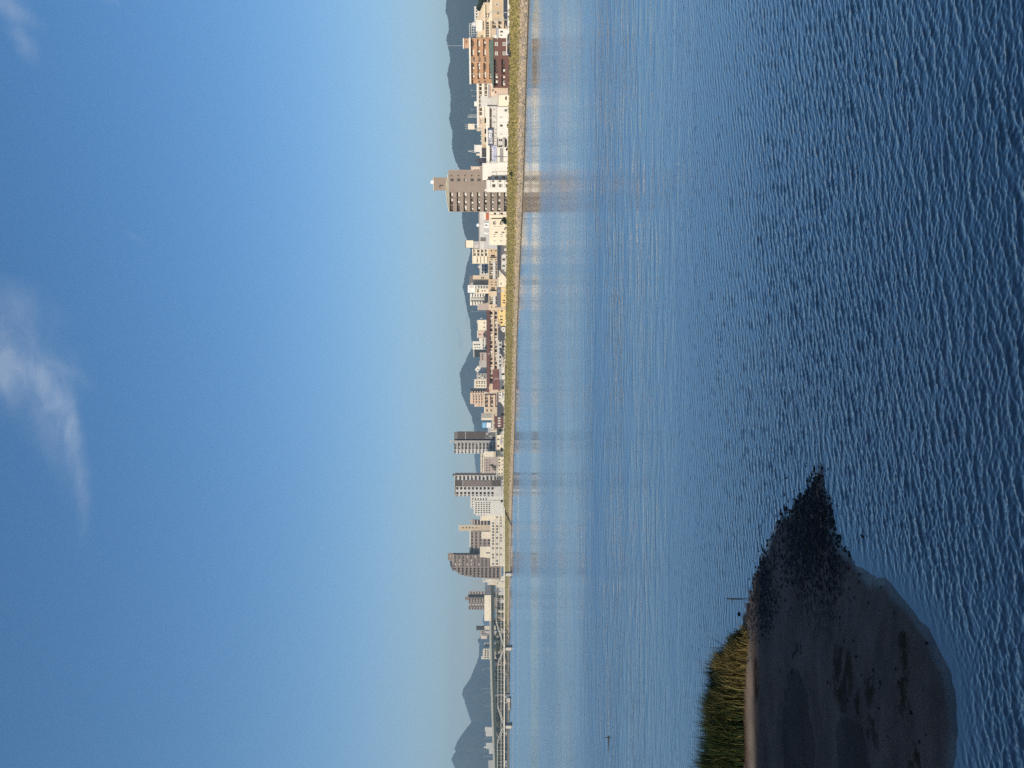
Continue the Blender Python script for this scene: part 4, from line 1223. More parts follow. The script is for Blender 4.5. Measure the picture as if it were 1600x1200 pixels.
b.body(760.6, 10, WHITE, cap=LGREY, caph=0.25); b.win((283.2,), (770.4, 781.2, 792), 2.2, 2.8, 'd'); b.win((290.2,), (771.4, 782.2, 792.6), 4.6, 4.6, 'dh')
b.boxes('ledge', [(293, 281.7, v, v + 0.7, -0.16, -0.004) for v in (766.1, 777.4, 788.4)], GREYB); b.tank(297, 759, 2, 0.5)

# -- cream flats, the grey supermarket slab behind
b = Bld('apartment_building', 'cream flats with one long dark pipe and a tree in front', APT, 383, 331.5, 347)
b.body(765.4, 11, CREAM, cap=WHITE, caph=0.35); b.boxes('drainpipe', [(342.2, 340.8, 767.6, None, -0.22, -0.02)], BLK)
b.win((348.6,), (772.6, 783.2), 5, 4.4, 'dh'); b.win((363.2,), (775.2, 785.8), 1.8, 4, 'g'); b.win((366.6, 370, 376.6), (772.6, 783.2, 791.8), 1.6, 3.8, 'w')
b.boxes('balcony', [(335.4, 331.5, v, v + 4.4, -1.2, -0.01) for v in (776, 787)], WHITE); b.win((333.8,), (773.4, 784.2, 792.6), 3, 3.4, 'k'); b.boxes('pipe', [(336, 335.6, 766, None, -0.15, -0.02)], DGREY)
b.boxes('drainpipe', [(354.4, 353.9, 770, 786, -0.2, -0.04)], SAND)
tree('dark leafy tree in front of the cream flats', 345, 783, 13, 335, LEAFD, n=520, leaf=0.32)
tree('thin leaning dark tree left of the leafy one', 357, 785, 8, 336, LEAFD, n=120, leaf=0.25)
b = Bld('supermarket', 'wide flat grey building with two white lettered signs', OFF, 389, 331, 405)
b.body(749.6, 25, LGREY, cap=GREYB, caph=0.3); b.box('band', 389, 344, 756, None, -0.25, -0.004, mat('pale_grey_cladding', (0.45, 0.455, 0.45), 0.7, 0.06, 0.2))
b.box('red_fascia', 343.6, 333, 759.4, 766, -0.6, -0.26, SIGNR); b.box('fascia', 343.8, 332, 757, 759.3, -0.7, -0.004, CREAM)
sg = b.box('sign_panel', 356, 348.2, 757, 764, -0.7, -0.26, SIGNW); letters(b, 'lettering', 354.6, 349.6, 758, 763, [K_PRE], SIGNK, -0.71, sg)
sg = b.box('sign_panel', 365.4, 362, 757, 763.6, -0.7, -0.26, SIGNW); letters(b, 'lettering', 365, 362.4, 758.2, 762.2, [K_ONE], SIGNK, -0.71, sg)
b.box('shutter', 377, 371.4, 750.6, 759, -0.5, -0.255, DGREY); b.tank(351.5, 746.4, 6, 0.9); b.boxes('roof_rail', [(388, 333, 747.9, 748.3, 2, 2.1)] + [(388 - 5 * i, 387.6 - 5 * i, 748.3, 749.5, 2, 2.1) for i in range(12)], MAUVE)

b = Bld('apartment_building', 'cream flats with a cream lift box on the roof', APT, 412, 375.5, 445)
b.body(739, 9, CREAM2, ya=412, yb=389, d=1.0); b.box('wall', 389, 377, 739.3, None, 0.6, 9, GREYB); b.box('lift_box', 387, 375.5, 727.8, 739.2, 1.5, 7, CREAM); b.box('lift_box_cap', 387.3, 375.2, 726.8, 727.8, 1.2, 7.3, DGREY)
b.floors(400, 389.2, 739.4, 763, 4, 2, CREAM2, depth=0.98, frac=0.35, kinds='dk'); b.win((384, 386.4), (743, 745.4), 1.8, 1.4, 'c', d=0.6)
b.boxes('balcony', [(411.5, 400.4, 741.5 + 5.5 * i, 745 + 5.5 * i, 0.0, 0.98) for i in range(4)], CREAM, ); b.win((406, 409), (743 + 2.4, 748.9, 754.4, 760), 1.6, 1.8, 'd', d=1.0)
b = Bld('apartment_building', 'low pale flats with rows of dark windows between cream and tan towers', APT, 430, 413, 500)
b.body(750.5, 9, LGREY); b.win((416, 421, 426), (754, 759), 2.8, 2.4, 'k'); b.box('hut', 419, 415, 747, 750.4, 2, 5, PINK)
b = Bld('office_building', 'tan tower with a slanted top and a dark roof panel', OFF, 445, 430, 475)
b.poly('wall', [(445, None), (445, 738), (443.4, 739), (430.2, 739), (430.2, None)], 0, 9, SAND); b.poly('roof_box', [(444, 733.2), (441.6, 739), (430.6, 738.9), (431.6, 733.2)], 1, 7, DGREY); b.poly('side', [(445, 738.9), (444.9, 734), (443.9, 733), (441.6, 738.9)], 0.9, 7.1, MAUVE)
b.win((434.2,), (752.6, 755.2), 2.6, 1.3, 'd'); b.win((443,), (741.4,), 2, .9, 'd')
b = Bld('apartment_building', 'narrow white flats carrying a big pale square billboard', APT, 458.5, 445.4, 468)
b.body(742.5, 9, CREAM, d=0.6); b.floors(451, 445.6, 742.6, 763.6, 5, 1, LGREY, depth=0.58, frac=0.4, kinds='dk'); b.win((453, 455.6), (746.4,), 1.8, 3, 'dg', d=0.6); b.win((454.4,), (753.6, 757.4), 2, 2.2, 'g', d=0.6)
sg = b.box('billboard', 457.2, 445.6, 731, 742, -0.2, 0.5, SIGNW); letters(b, 'lettering', 456.6, 451.6, 732, 737, [K_BIG], mat('pale_red_paint', (0.72, 0.45, 0.40), 0.6, 0.05), -0.21, sg); b.boxes('emblem', [(450.6, 446.4, 732.6, 740.4, -0.23, -0.205)], LGREY)
b = Bld('apartment_building', 'white flats with rounded balconies and a grey middle bay', APT, 477, 458.7, 488)
b.body(735.5, 9, GREYB, d=1.2, cap=WHITE)
for ya, yb in ((464, 458.7), (477, 471.2)): b.boxes('balcony', [(ya, yb, 735.2 + 4.1 * i, 737.8 + 4.1 * i, -0.2, 1.18) for i in range(6)], WHITE)
b.win((461.5, 474), [739 + 4.1 * i for i in range(6)], 3, 1.3, 'k', d=1.2); b.win((467.4,), [738 + 4.1 * i for i in range(6)], 1.4, 1.8, 'c', d=1.2); b.win((469.6, 465.4), [738 + 4.1 * i for i in range(6)], 1.2, 1.8, 'd', d=1.2)
b = Bld('office_building', 'plain brownish block beside the white rounded balconies', OFF, 484.5, 474, 472)
b.body(747.5, 8, MAUVE, cap=LGREY); b.antenna(487, 736, 760, 4, 0.06, 2)

b = Bld('apartment_building', 'long sandy flats with pairs of black arches along its front', APT, 485, 377, 424)
b.body(764.4, 12, SAND, d=1.6, cap=TAN); 
for ya, yb in ((397, 377), (408, 403), (448, 436), (463, 455), (485, 476)): b.box('wall', ya, yb, 764.45, None, 0, 1.59, TAN if ya in (397, 448) else SAND)
for ya, yb, n in ((436, 408, 4), (476, 463, 2)): b.floors(ya - 0.1, yb + 0.1, 764.6, 783, 2, n, SAND, par=LGREY, depth=1.58, frac=0.42, kinds='dsh', clutter=0.5, ends=False)
for y in (399.2, 401.8, 450.2, 453.0): b.poly('arch', [(y + 1, 773.4), (y + 1, 768), (y + .7, 766.8), (y, 766.2), (y - .7, 766.8), (y - 1, 768), (y - 1, 773.4)], 1.45, 1.58, BLK)
b.win((388, 392, 405.6, 441, 445, 480), (768, 774.6), 1.6, 2.2, 'dg'); b.box('lower_roof', 480, 383, 776.5, 777.5, -2, -0.01, GREYB)

# -- the long school with the maroon roof band
b = Bld('school_building', 'very long school with a maroon roof band and strip windows', 'school', 613, 440, 525)
b.body(765.5, 14, SAND, d=0.9, cap=False); b.box('roof_band', 613.5, 440, 760.7, 765.45, -0.6, 15, MROOF); b.box('gutter', 613.5, 440, 760.2, 760.65, -0.7, 15.1, DKBROWN)
for va, vb in ((769.6, 772.4), (776.6, 780.4)): b.box('parapet_band', 598, 485.2, va, vb, -0.5, 0.88, PEACH)
ysw = L(597, 486, 17)
for i, y in enumerate(ysw):
    for v in (767.5, 774.6):
        link('window', win_mesh(4.6 * b.k, 3.9 * b.k, 'shdk'[(i * 7 + int(v)) % 4]), b.root, (b.a(y), 0.9, b.z(v)))
b.boxes('pilaster', [(y + 3.3, y + 2.9, 765.6, 780, 0.5, 0.885) for y in ysw[::3]], SAND)
b.box('porch', 613, 599.5, 764.8, 779, -2.5, -0.01, PEACH); b.poly('porch_roof', [(611, 765.2), (606, 763.8), (601, 765.2), (601, 766), (611, 766)], -2.9, 0, SAND)
for y in L(560, 490, 4): b.antenna(y, 752, 760, 5, 0.05, 1)
house('brown roofed lean-to hall below the school porch', 608, 578, 770, 784, 503, GREYB, RROOF, 9, 'side', [((596, 586), (787,), 2.6, 2, 'd')])
b = Bld('annex', 'low tan corridor block in front of the school', OFF, 576, 521, 500)
b.body(777.4, 6, LGREY, cap=CREAM2, caph=0.3); b.win(L(574, 523, 8), (781.6,), 4, 3, 'kd')

# -- the roofs behind the school
b = Bld('office_building', 'cream block with two small windows behind the school roof', OFF, 516.4, 500, 590)
b.body(747.4, 9, CREAM, cap=WHITE); b.win((504.6, 511.5), (756.6,), 1.6, 2.2, 'd'); b.box('hut', 505, 500.4, 744.8, 747.3, 2, 6, GREYB); b.win((497.5,), (752,), 1.4, 2.2, 'c')
b = Bld('office_building', 'pinkish block with one tall dark window slit', OFF, 528, 516.8, 600)
b.body(746.3, 9, PINK, cap=LGREY); b.win((522.5,), (749.6,), 1.8, 3.4, 'd'); b.win((522.5,), (756.4,), 1.6, 3, 'g')
b = Bld('apartment_building', 'white balconied flats between the pinkish block and white tower', APT, 545.6, 528.4, 585)
b.body(754, 8, WHITE, d=0.9, cap=CREAM2); b.floors(545.6, 528.6, 754.2, 766.2, 3, 4, WHITE, depth=0.88, frac=0.45, kinds='dk'); b.box('stair_box', 535, 528.4, 748.4, 754, 3, 8, CREAM2)
b = Bld('office_building', 'white block with three windows and a dark glass wing', OFF, 557.6, 533.4, 640)
b.body(739.2, 9, WHITE, ya=546, yb=533.4, cap=WHITE); b.box('glass_wing', 557.6, 546.05, 741, None, 0.3, 8, mat('dark_teal_glass', (0.028, 0.040, 0.042), 0.3, 0.2)); b.box('wing_cap', 557.8, 546.05, 739.8, 740.95, 0, 8.3, WHITE); b.win((538.4,), (742, 745.4, 748.8), 2.4, 2.4, 'k'); b.win((543,), (742.4, 745.8, 749.2), 1.3, 2.2, 'g')
b = Bld('house', 'low brownish roofs between the glass wing and gabled white house', HOU, 574, 551, 570)
b.body(751, 8, MAUVE, ya=564, yb=551); b.body(749.4, 8, GREYB, d=0.2, ya=574, yb=564.1); b.win((554, 557.5, 561), (754,), 2, 2.2, 'kc')
house('white gabled house standing tall behind the school roof', 583.4, 572, 742, 746.6, 610, WHITE, WHITE, 8, 'gable', [((577.6,), (746.6,), 2, 1.2, 'd')])
b = Bld('apartment_building', 'small cluttered grey flats right of the windowed pale flats', APT, 592.4, 583.6, 600)
b.body(745.6, 8, GREYB); b.win(L(591, 584.4, 3), (749, 753.6, 757.6), 1.6, 2, 'kcg')
b = Bld('apartment_building', 'pale flats with a grid of dark windows left of the white gable', APT, 606.4, 592.6, 620)
b.body(741.6, 9, CREAM2, cap=LGREY); b.win((596, 598.6, 603), (745, 749, 753, 757), 1.6, 2.4, 'kdk')
b = Bld('apartment_building', 'peach stepped tower flats with one shaded side coloured dark', APT, 635.6, 607, 640)
b.box('wall', 631, 613.6, 734.6, None, 0.9, 9, PEACH); b.box('wall', 635.4, 631.05, 741, None, 0.9, 8.9, PEACH); b.box('shaded_side', 613.55, 607, 735.6, None, 1.6, 9, mat('shaded_side_render', (0.045, 0.048, 0.06), 0.8, 0.1))  # right face in shade, built as a box with the shade in its colour
b.boxes('balcony', [(631.4, 617, 736.6 + 4.3 * i, 739.2 + 4.3 * i, 0, 0.88) for i in range(2)] + [(635.6, 617, 745.4 + 4.3 * i, 748 + 4.3 * i, 0, 0.88) for i in range(3)], PEACH)
b.win((619.4, 623.5, 628), (740.4, 744.4, 749.2, 753.4), 2.2, 1.5, 'dk', d=0.9); b.win((615.4,), (737.6, 741.8, 746, 750.4, 754.6), 1.6, 2.6, 'cs', d=0.9); b.boxes('wing_balcony', [(616, 611, 737 + 4.2 * i, 738.4 + 4.2 * i, 0.2, 1.58) for i in range(5)], PEACH)

b = Bld('apartment_building', 'peach balcony flats with deep brown recesses above dark roofs', APT, 645.4, 612, 548)
b.body(757.4, 10, PEACH, d=1.5, cap=CREAM2); b.box('wall', 645.4, 636, 757.45, None, 0, 1.49, SAND); b.floors(635.8, 617, 757.6, 773.6, 2, 3, PEACH, depth=1.48, frac=0.42, kinds='dk', mp=MROOF); b.win((641.4,), (761, 767.4), 3.4, 2.6, 'g'); b.win((614.4,), (761, 767.4), 2.4, 2.6, 'c', d=1.5)
b = Bld('warehouse', 'grey corrugated box with a pale left edge near the billboard', OFF, 656.4, 645.6, 580)
b.body(752.4, 10, mat('warm_grey_cladding', (0.36, 0.345, 0.31), 0.7, 0.06, 0.3), cap=LGREY, caph=0.2); b.box('edge', 656.4, 653, 752.4, None, -0.3, -0.004, CREAM2); b.boxes('rib', [(646 + i * .9, 646.3 + i * .9, 752.8, 770, -0.08, -0.004) for i in range(8)], GREYB)
b = Bld('billboard', 'blue and white advertising board on a roof beside the dark tower', 'billboard', 668.4, 660.4, 610)
p1 = b.box('panel', 668.4, 660.4, 753, 760.3, 0, 0.5, SIGNB); b.box('panel', 668.4, 660.4, 760.35, 767.4, 0, 0.5, SIGNW, label='white lower half of the board')
letters(b, 'lettering', 668, 660.8, 755.4, 757.8, [K_BOX, K_FIELD, K_THREE, K_WORK], PALEB, -0.012, p1)
b.boxes('leg', [(667.4, 667, 767.4, None, 0.1, 0.4), (661.8, 661.4, 767.4, None, 0.1, 0.4)], GALV)
house('tiny white house under the blue and white billboard', 675, 669, 762.6, 765, 600, WHITE, LGREY, 6, 'side', [((672,), (767.4,), 1.4, 1.6, 'd')])
b = Bld('office_building', 'long low beige roofs under the blue and white billboard', OFF, 674, 645, 570)
b.body(769.4, 10, SAND, cap=LGREY); b.win(L(672, 647, 8), (772.4,), 2, 1.8, 'kdg')

# -- two dark towers
b = Bld('apartment_building', 'dark brown tower with a grey fin and pale left balconies', APT, 708.4, 674, 735)
b.box('wall', 686, 674, 715, 757.6, 0, 12, DKBROWN); b.box('wall', 685.9, 674.6, 709.4, None, 0.5, 11.5, DGREY); b.box('gap', 688.2, 686.05, 709.6, None, 2.5, 11.4, BLK); b.box('fin', 691, 688.3, 704.2, None, -0.4, 12, GREYB); b.box('fin_cap', 691.2, 688.1, 703.2, 704.2, -0.6, 12.2, WHITE)
b.box('trim', 686.1, 673.9, 726.9, 727.5, -0.06, 12, LGREY); b.win((678.4,), (718.2, 723.8, 730, 741, 752.4), 1.7, 1.6, 'g'); b.win((681,), (735.4, 746.6), 1.2, 1.4, 'd'); b.win((678, 682), (761, 766.6), 1.5, 2, 'cd', d=0.5)
b.box('wall', 708.2, 691.1, 709.6, None, 1.7, 11.6, GREYB); b.floors(701.8, 691.4, 709.8, 776.8, 12, 2, GREYB, depth=1.68, frac=0.42, kinds='dkh', clutter=0.15)
b.floors(708.3, 702.1, 709.8, 776.8, 12, 1, LGREY, depth=1.68, frac=0.55, kinds='ds', clutter=0.1)
b = Bld('apartment_building', 'dark tower with a striped brown panel left of the finned tower', APT, 776, 738, 750)
b.box('wall', 760, 750, 710.6, None, 0, 13, DKBROWN); b.box('wall', 775.6, 760.05, 711.8, None, 0.6, 13, LGREY); b.box('wall', 749.95, 742, 711, None, 1.7, 12.9, GREYB)
b.boxes('rib', [(751 + .95 * i, 751.3 + .95 * i, 724, 768, -0.08, -0.004) for i in range(9)], MAUVE); b.box('trim', 760.1, 749.9, 722.8, 723.5, -0.1, -0.004, LGREY); b.box('roof_slab', 776, 742, 709.8, 710.6, -0.2, 13.2, LGREY)
b.floors(749.9, 742.4, 711.2, 778, 11, 1, LGREY, depth=1.68, frac=0.42, kinds='dk', clutter=0.3); b.boxes('fin', [(742.3, 738.6, 711.6 + 6.1 * i, 716.2 + 6.1 * i, 0.6, 9) for i in range(11)], DKBROWN); b.box('core', 741.4, 739.8, 710.8, None, 1, 9, BLK); b.box('roof_hut', 743.6, 740, 707, 711, 1, 5, DKBROWN)
b.win((763, 770.6), [714.6 + 6.1 * i for i in range(10)], 4, 3.4, 'kd', d=0.6); b.win((774.6,), [714.6 + 6.1 * i for i in range(10)], 1.5, 2.8, 'kd', d=0.6)

b = Bld('apartment_building', 'pale distant flats seen between the two dark towers', APT, 741, 708.6, 880)
b.body(751, 9, CREAM2, cap=MAUVE); b.win(L(739, 710, 13), (754,), 1.4, 2, 'k')
b = Bld('office_building', 'mauve block with a cream box and leafless roof between dark towers', OFF, 739, 705.4, 715)
b.body(756.4, 10, MAUVE, ya=739, yb=714); b.box('cream_box', 713.9, 705.4, 756, 771.6, -0.5, 9, CREAM); b.box('base', 713.9, 705.4, 771.7, None, 0, 9, SAND); b.box('cornice', 739, 714, 754.6, 756.3, -0.3, 10, CREAM2); b.win(L(737, 717, 5), (760.4, 764.6), 1.6, 2, 'gd')
tree('pale round tan tree before the mauve block', 728.5, 760.5, 12, 700, LEAFY, n=260, leaf=0.6)

b = Bld('hotel', 'cream stepped hotel with a dense grid of small windows', 'hotel', 806, 775.6, 880)
b.body(735.6, 10, WHITE, ya=794, yb=775.6, d=0.6); b.body(740.6, 10.2, WHITE, ya=803, yb=782); b.body(744.6, 9, WHITE, d=0.4, ya=806, yb=803.05)
b.win(L(802.4, 784, 6), (743.8, 748, 752.2, 756.4, 760.6, 764.6), 1.7, 2.3, 'dk'); b.win((778.6, 780.4), (738.6, 742.8, 747, 751.2, 755.4, 759.6), 1.3, 2, 'k', d=0.6); b.win((784, 788, 792), (738.2,), 1.6, 1.8, 'd', d=0.6); b.win((804.4,), (748, 752.2, 756.4), 1.2, 2, 'k', d=0.4)

b = Bld('school_building', 'very long cream school front with four cream roof boxes', 'school', 884, 750, 868)
b.body(766.6, 14, CREAM, cap=WHITE, caph=0.5)
for ya, yb, v, dk in ((776, 763, 748, 0), (813.4, 801.6, 752, 0), (842, 831, 752, 0), (870.6, 854, 750, 0), (871.4, 864.6, 759, 1)): b.box('roof_box', ya, yb, v, 766.0, 3 - 1.5 * dk, 10, CREAM)
b.boxes('roof_side', [(801.5, 799.4, 748.4, 758, 4, 8)], MAUVE); b.poly('roof_gable', [(813.6, 752), (814.6, 749.6), (801.8, 751.2)], 2.8, 10.2, WHITE)
ys_ = L(796, 768, 6) + L(852, 806, 10) + L(883, 854, 6)
b.win(ys_, (770.6, 776.8, 782.8), 3.5, 3.4, 'wwc'); b.boxes('ledge', [(884, 767, v, v + 0.6, -0.5, -0.004) for v in (773.6, 779.8)], CREAM2)

b = Bld('apartment_building', 'brown flats with a lift tower rising behind the cream school', APT, 866.4, 811, 960)
b.body(735.4, 11, BROWN2, d=1.5, ya=866.4, yb=829.6, cap=WHITE, caph=1.4); b.box('lift_tower', 829.5, 820, 717.8, None, 0.6, 9, SAND); b.box('lift_cap', 830, 819.6, 716.6, 717.8, 0.2, 9.4, WHITE); b.box('shaded_side', 819.9, 811.6, 739, None, 1.2, 9, mat('shaded_side_tile', (0.045, 0.05, 0.065), 0.7, 0.1)); b.box('top_hut', 818, 811, 735, 738.9, 1.5, 6, MAUVE)  # the flats' shaded right side is painted dark blue
b.floors(866.2, 830, 735.8, 768.8, 5, 7, BROWN2, depth=1.48, frac=0.5, kinds='dk', mp=MAUVE, clutter=0.1); b.win((824.6,), (723.6, 728.4, 733.4, 738.4, 744), 1.6, 2.2, 'kd', d=0.6); b.boxes('wing_balcony', [(822, 812, 740 + 5 * i, 741.6 + 5 * i, 0.1, 0.58) for i in range(5)], PEACH)

b = Bld('apartment_building', 'tallest taupe tower with a stepped left edge near the bridge', APT, 905.6, 863.6, 945)
b.box('wall', 885.2, 865.6, 706.6, None, 0.8, 14, BROWN); b.box('top_block', 875.4, 863.8, 699.6, 707.6, 0.5, 12, BROWN); b.box('side', 865.55, 863.8, 707.65, None, 1.5, 13.6, BLK); b.box('spine', 886.4, 885.25, 706, None, -0.3, 13, BROWN2)  # black side box paints the shade on the tower's right face
nfl = 12
for (ya, yb, nb) in ((885.1, 867, 3),): b.floors(ya, yb, 709.4, 782.6, nfl, nb, BROWN, depth=0.78, frac=0.52, kinds='dkc', clutter=0.05)
edge = [893.6, 898, 900, 901.2, 902, 902.6, 903.2, 903.8, 904.2, 904.6, 905, 905.3]
for i, e in enumerate(edge):
    va = 709.4 + 6.1 * i
    b.box('storey', e - 1.2, 886.45, va - 0.6, va + 5.5, 1.6, 13, BROWN)
    mb = MB(); a0, a1 = b.a(e), b.a(886.5); zb = b.z(va + 6.1)
    mb.box(a0, a1, 0, 1.59, zb - 0.1, zb + 0.1); mb.box(a0, a1, -0.1, 0.05, zb - 0.15, zb + 2.3); mb.build('balcony', BROWN, b.root)
    b.win([y for y in (888.6, 892.6, 896.6, 900.6) if y < e - 1.6], (va + 2.0,), 2.6, 2.8, 'kd', d=1.6)
b.poly('roof', [(886.4, 708.9), (876, 704.6), (876, 702.4), (884, 703.4), (891, 707.4), (892, 708.9)], 1.5, 12, DKBROWN); b.win((869,), (703.4,), 1.4, 1.4, 'c', d=0.5); b.box('trim', 880.4, 866, 707.7, 708.4, 0.3, 0.79, CREAM2)

# -- behind the bridge head
b = Bld('apartment_building', 'dark brown mid-rise with a small roof hut above the highway barrier', APT, 953, 922.6, 1130)
b.box('wall', 952.6, 933, 732.6, None, 0.8, 12, BROWN); b.box('wall', 932.95, 928.2, 731.4, None, 1.6, 12, BLK); b.box('wall', 928.1, 924, 731.8, None, 1.2, 11.5, DKBROWN); b.box('roof_hut', 937.6, 932, 726.4, 732.5, 2, 8, BROWN); b.boxes('balcony', [(928.6, 923.6, 732.4 + 4.5 * i, 735.2 + 4.5 * i, 0, 1.19) for i in range(6)], MAUVE)
b.floors(952.4, 947.6, 732.8, 764.3, 7, 1, BROWN2, depth=0.78, frac=0.5, kinds='dk', clutter=0); b.floors(941, 935, 732.8, 764.3, 7, 2, BROWN2, depth=0.78, frac=0.5, kinds='dk', clutter=0); b.win((945,), [734.6 + 4.5 * i for i in range(6)], 1.6, 2.4, 'c', d=0.8)
b = Bld('office_building', 'pair of white boxes beneath pale aerials beside the taupe tower', OFF, 914, 903, 1040)
b.body(755, 8, WHITE, ya=910, yb=904); b.body(762, 9, CREAM2, ya=914, yb=910.05); b.win((906.6,), (757.6,), 1.6, 1.2, 'd'); b.box('lower_block', 912, 900.4, 767, None, -2, -0.01, CREAM)
b = Bld('antenna_mast', 'pale lattice aerial masts beside the taupe tower', 'mast', 923.5, 905, 1060)
for y, v in ((907, 734.6), (914, 735.6), (920.4, 735), ):
    b.boxes('lattice', [(y, y + .5, v, None, 0, .4), (y + 2.2, y + 2.7, v, None, 0, .4)] + [(y, y + 2.7, v + 1.5 + 3.1 * i, v + 1.9 + 3.1 * i, 0.1, .3) for i in range(8)], GALV)
b.boxes('crossarm', [(922, 906, v, v + .5, 0.45, .7) for v in (740, 747, 752)], GALV)

FAR = [(984.6, 977.6, 744, 1300, DKBROWN, 'dark maroon block standing above the highway left of the mid-rise'), (992, 985, 750.6, 1280, MAUVE, 'mauve block between the dark maroon and cream blocks over the highway'), (998.4, 993, 751.4, 1290, CREAM, 'slim cream block left of the mauve one over the highway'),
       (1011, 1004, 756.4, 1270, GREYB, 'small grey block with dark front over the highway'), (1030, 1013.6, 754.4, 1260, CREAM, 'wide cream block with a lower step over the highway'), (1150.6, 1135.8, 759, 1500, WHITE, 'bright white block before the left mountain'),
       (1170, 1161, 759.6, 1520, WHITE, 'cluster of low white blocks before the left mountain'), (1206, 1188, 763, 1480, LGREY, 'pale low block at the left frame edge'), (984, 978, 757, 1220, CREAM, 'cream low block at the foot of the dark maroon one')]
for i, (ya, yb, v, D, m, lab) in enumerate(FAR):
    b = Bld('office_building', lab, OFF, ya, yb, D)
    b.body(v, 9, m, cap=False)
    if i in (1, 3, 4): b.win(L(ya - 1, yb + 1, 2 if i != 4 else 5), (v + 4, v + 8), 1.7, 2.2, 'kd')
    if i == 4: b.box('step', 1030, 1025.4, 752, v, 0, 8, WHITE)
    if i == 1: b.box('white_bay', 988.6, 986.4, 757.6, None, -0.6, -0.01, WHITE)
    if i == 5: b.box('step', 1137.5, 1135.8, 761, None, -2, -0.01, LGREY); b.box('roof_box', 1143, 1136, 757.6, v, 1, 6, WHITE)
    if i == 6: b.box('roof_hut', 1169, 1166, 756.6, v, 1, 6, WHITE); b.box('low_wing', 1178, 1170.1, 764, None, 1, 8, WHITE)
    if i == 0: b.win(L(983.6, 978.6, 2), (748, 752), 1.4, 2, 'k')

# -- the low front row along the embankment, right to left
DW = (782.5,)
house('low house with a long dark grey roof and white shutters', 421, 384, 777.5, 782.4, 376, LGREY, SLATE, 9, 'side', [(L(418, 388, 6), (787,), 3.4, 4, 'cgd')])
house('grey shed roof house at the cream flats left corner', 397, 383.5, 783.4, 785.4, 365, DGREY, GROOF, 6, 'side', [((390,), (789.6,), 3, 3, 'c')])
house('dark roofed house with a black gable beside the cream slope-roofed house', 432, 414, 781.4, 790, 370, DGREY, SLATE, 7, 'gable', [((423,), (789.4,), 2.6, 2.6, 'c')])
b = Bld('house', 'cream house with a lopsided roof and one tiny window', HOU, 448.6, 424.5, 392)
b.poly('wall', [(448.6, None), (448.6, 778.4), (435.4, 778.4), (425, 786), (424.5, None)], 0, 9, CREAM); b.poly('roof', [(449, 778.3), (449, 777.5), (435.1, 777.5), (423.8, 785.6), (424, 786.3), (435.4, 778.3)], -0.4, 9.4, CREAM2); b.win((443.6,), (782.6,), 2, 1.8, 'd'); b.boxes('drainpipe', [(448.9, 448.65, 779, None, -0.1, 0.1)], DGREY)
house('yellow house under a wide grey tiled roof', 479, 449.4, 776.5, 781.8, 402, YEL, GROOF, 9, 'side', [((462,), (788,), 1.8, 2, 'd'), ((469.6, 473.2), (787.4,), 1.6, 3.6, 'g'), ((454,), (786.4,), 4, 3, 'c')])
house('yellow gabled house with dark upstairs windows left of the wide grey roof', 509, 478.6, 777, 781.6, 422, YEL, SAND, 9, 'gable', [((486,), (784,), 2.2, 3.4, 'g'), ((494.4, 499.4), (783.2,), 2.4, 4, 'dh'), ((504,), (783.4,), 2.6, 3.4, 'd')])
house('dark slate house with a small white dormer gable', 531, 507.6, 778.6, 788.4, 452, LGREY, SLATE, 8, 'side', [((526, 519), (790.4,), 2, 1.6, 'd')])
house('white gable front house under the dark slate roof', 519, 510.6, 781.6, 785, 444, WHITE, DGREY, 4, 'gable', [((514.6,), (786,), 1.6, 1.6, 'd')])
house('low cream house with dark eaves between slate roof and tan house', 545, 529, 784.6, 787, 458, CREAM, DGREY, 6, 'side', [((540, 535), (789,), 2, 1.6, 'd')])
house('dark gabled house showing a black front below the school', 558, 540.6, 780.6, 786, 470, DGREY, SLATE, 8, 'hip', [((549,), (788,), 2.6, 2, 'c')])
house('pale tan hipped house below the school corridor block', 574, 553.4, 782, 786, 476, SAND, CREAM2, 8, 'hip', [((566, 560), (788,), 1.8, 1.8, 'd')])
house('bright white two storey house at the foot of the brown lean-to', 592.6, 573.4, 780.6, 783, 490, WHITE, LGREY, 7, 'side', [((584,), (785.6,), 1.6, 1.8, 'd'), ((589, 578), (785.6,), 1.4, 1.6, 'w')])
house('grey brown house tucked left of the bright white house', 608, 592.8, 781.4, 785.4, 500, GREYB, GROOF, 7, 'side', [((603, 597), (787,), 1.8, 1.8, 'dc')])
house('white house with dark square windows and a grey lean-to', 628, 608.4, 776.6, 778.6, 530, WHITE, GROOF, 7, 'side', [((613, 617.4), (781.4,), 2.4, 2.2, 'k'), ((623,), (780.6,), 2, 1.8, 'd')])
house('pale green fronted low house with a dark doorway', 620, 611.6, 784.6, 786, 508, CREAM2, LGREY, 6, 'side', [((616,), (787.6,), 1.8, 2, 'd')])
house('white gabled cottage right of the big slate roof', 635, 622, 781.6, 786, 512, WHITE, GROOF, 6, 'gable', [((628,), (787.2,), 2, 1.6, 'g')])
house('big slate roofed house with a dark grey front', 651, 624, 777, 785.4, 530, DGREY, SLATE, 10, 'side', [((646, 640), (787.4,), 2, 1.8, 'dk')])
house('maroon house with a row of four white window bays', 669, 651, 773.4, 777, 540, MAROON, RROOF, 8, 'side', [((653.6, 657.4, 661.4, 665.4), (779.8,), 2.2, 4, 'c'), ((655, 660), (786,), 1.8, 1.6, 'd')])
house('narrow white gable wall standing behind the maroon house', 664.6, 658.4, 772, 774.4, 552, WHITE, WHITE, 5, 'gable', [((661.4,), (774.6,), 1, 1, 'd')])
house('dark green grey house among shrubs left of the maroon house', 679, 668.6, 776.6, 780, 560, DGREY, SLATE, 7, 'side', [((674,), (783.6,), 1.8, 1.8, 'd')])
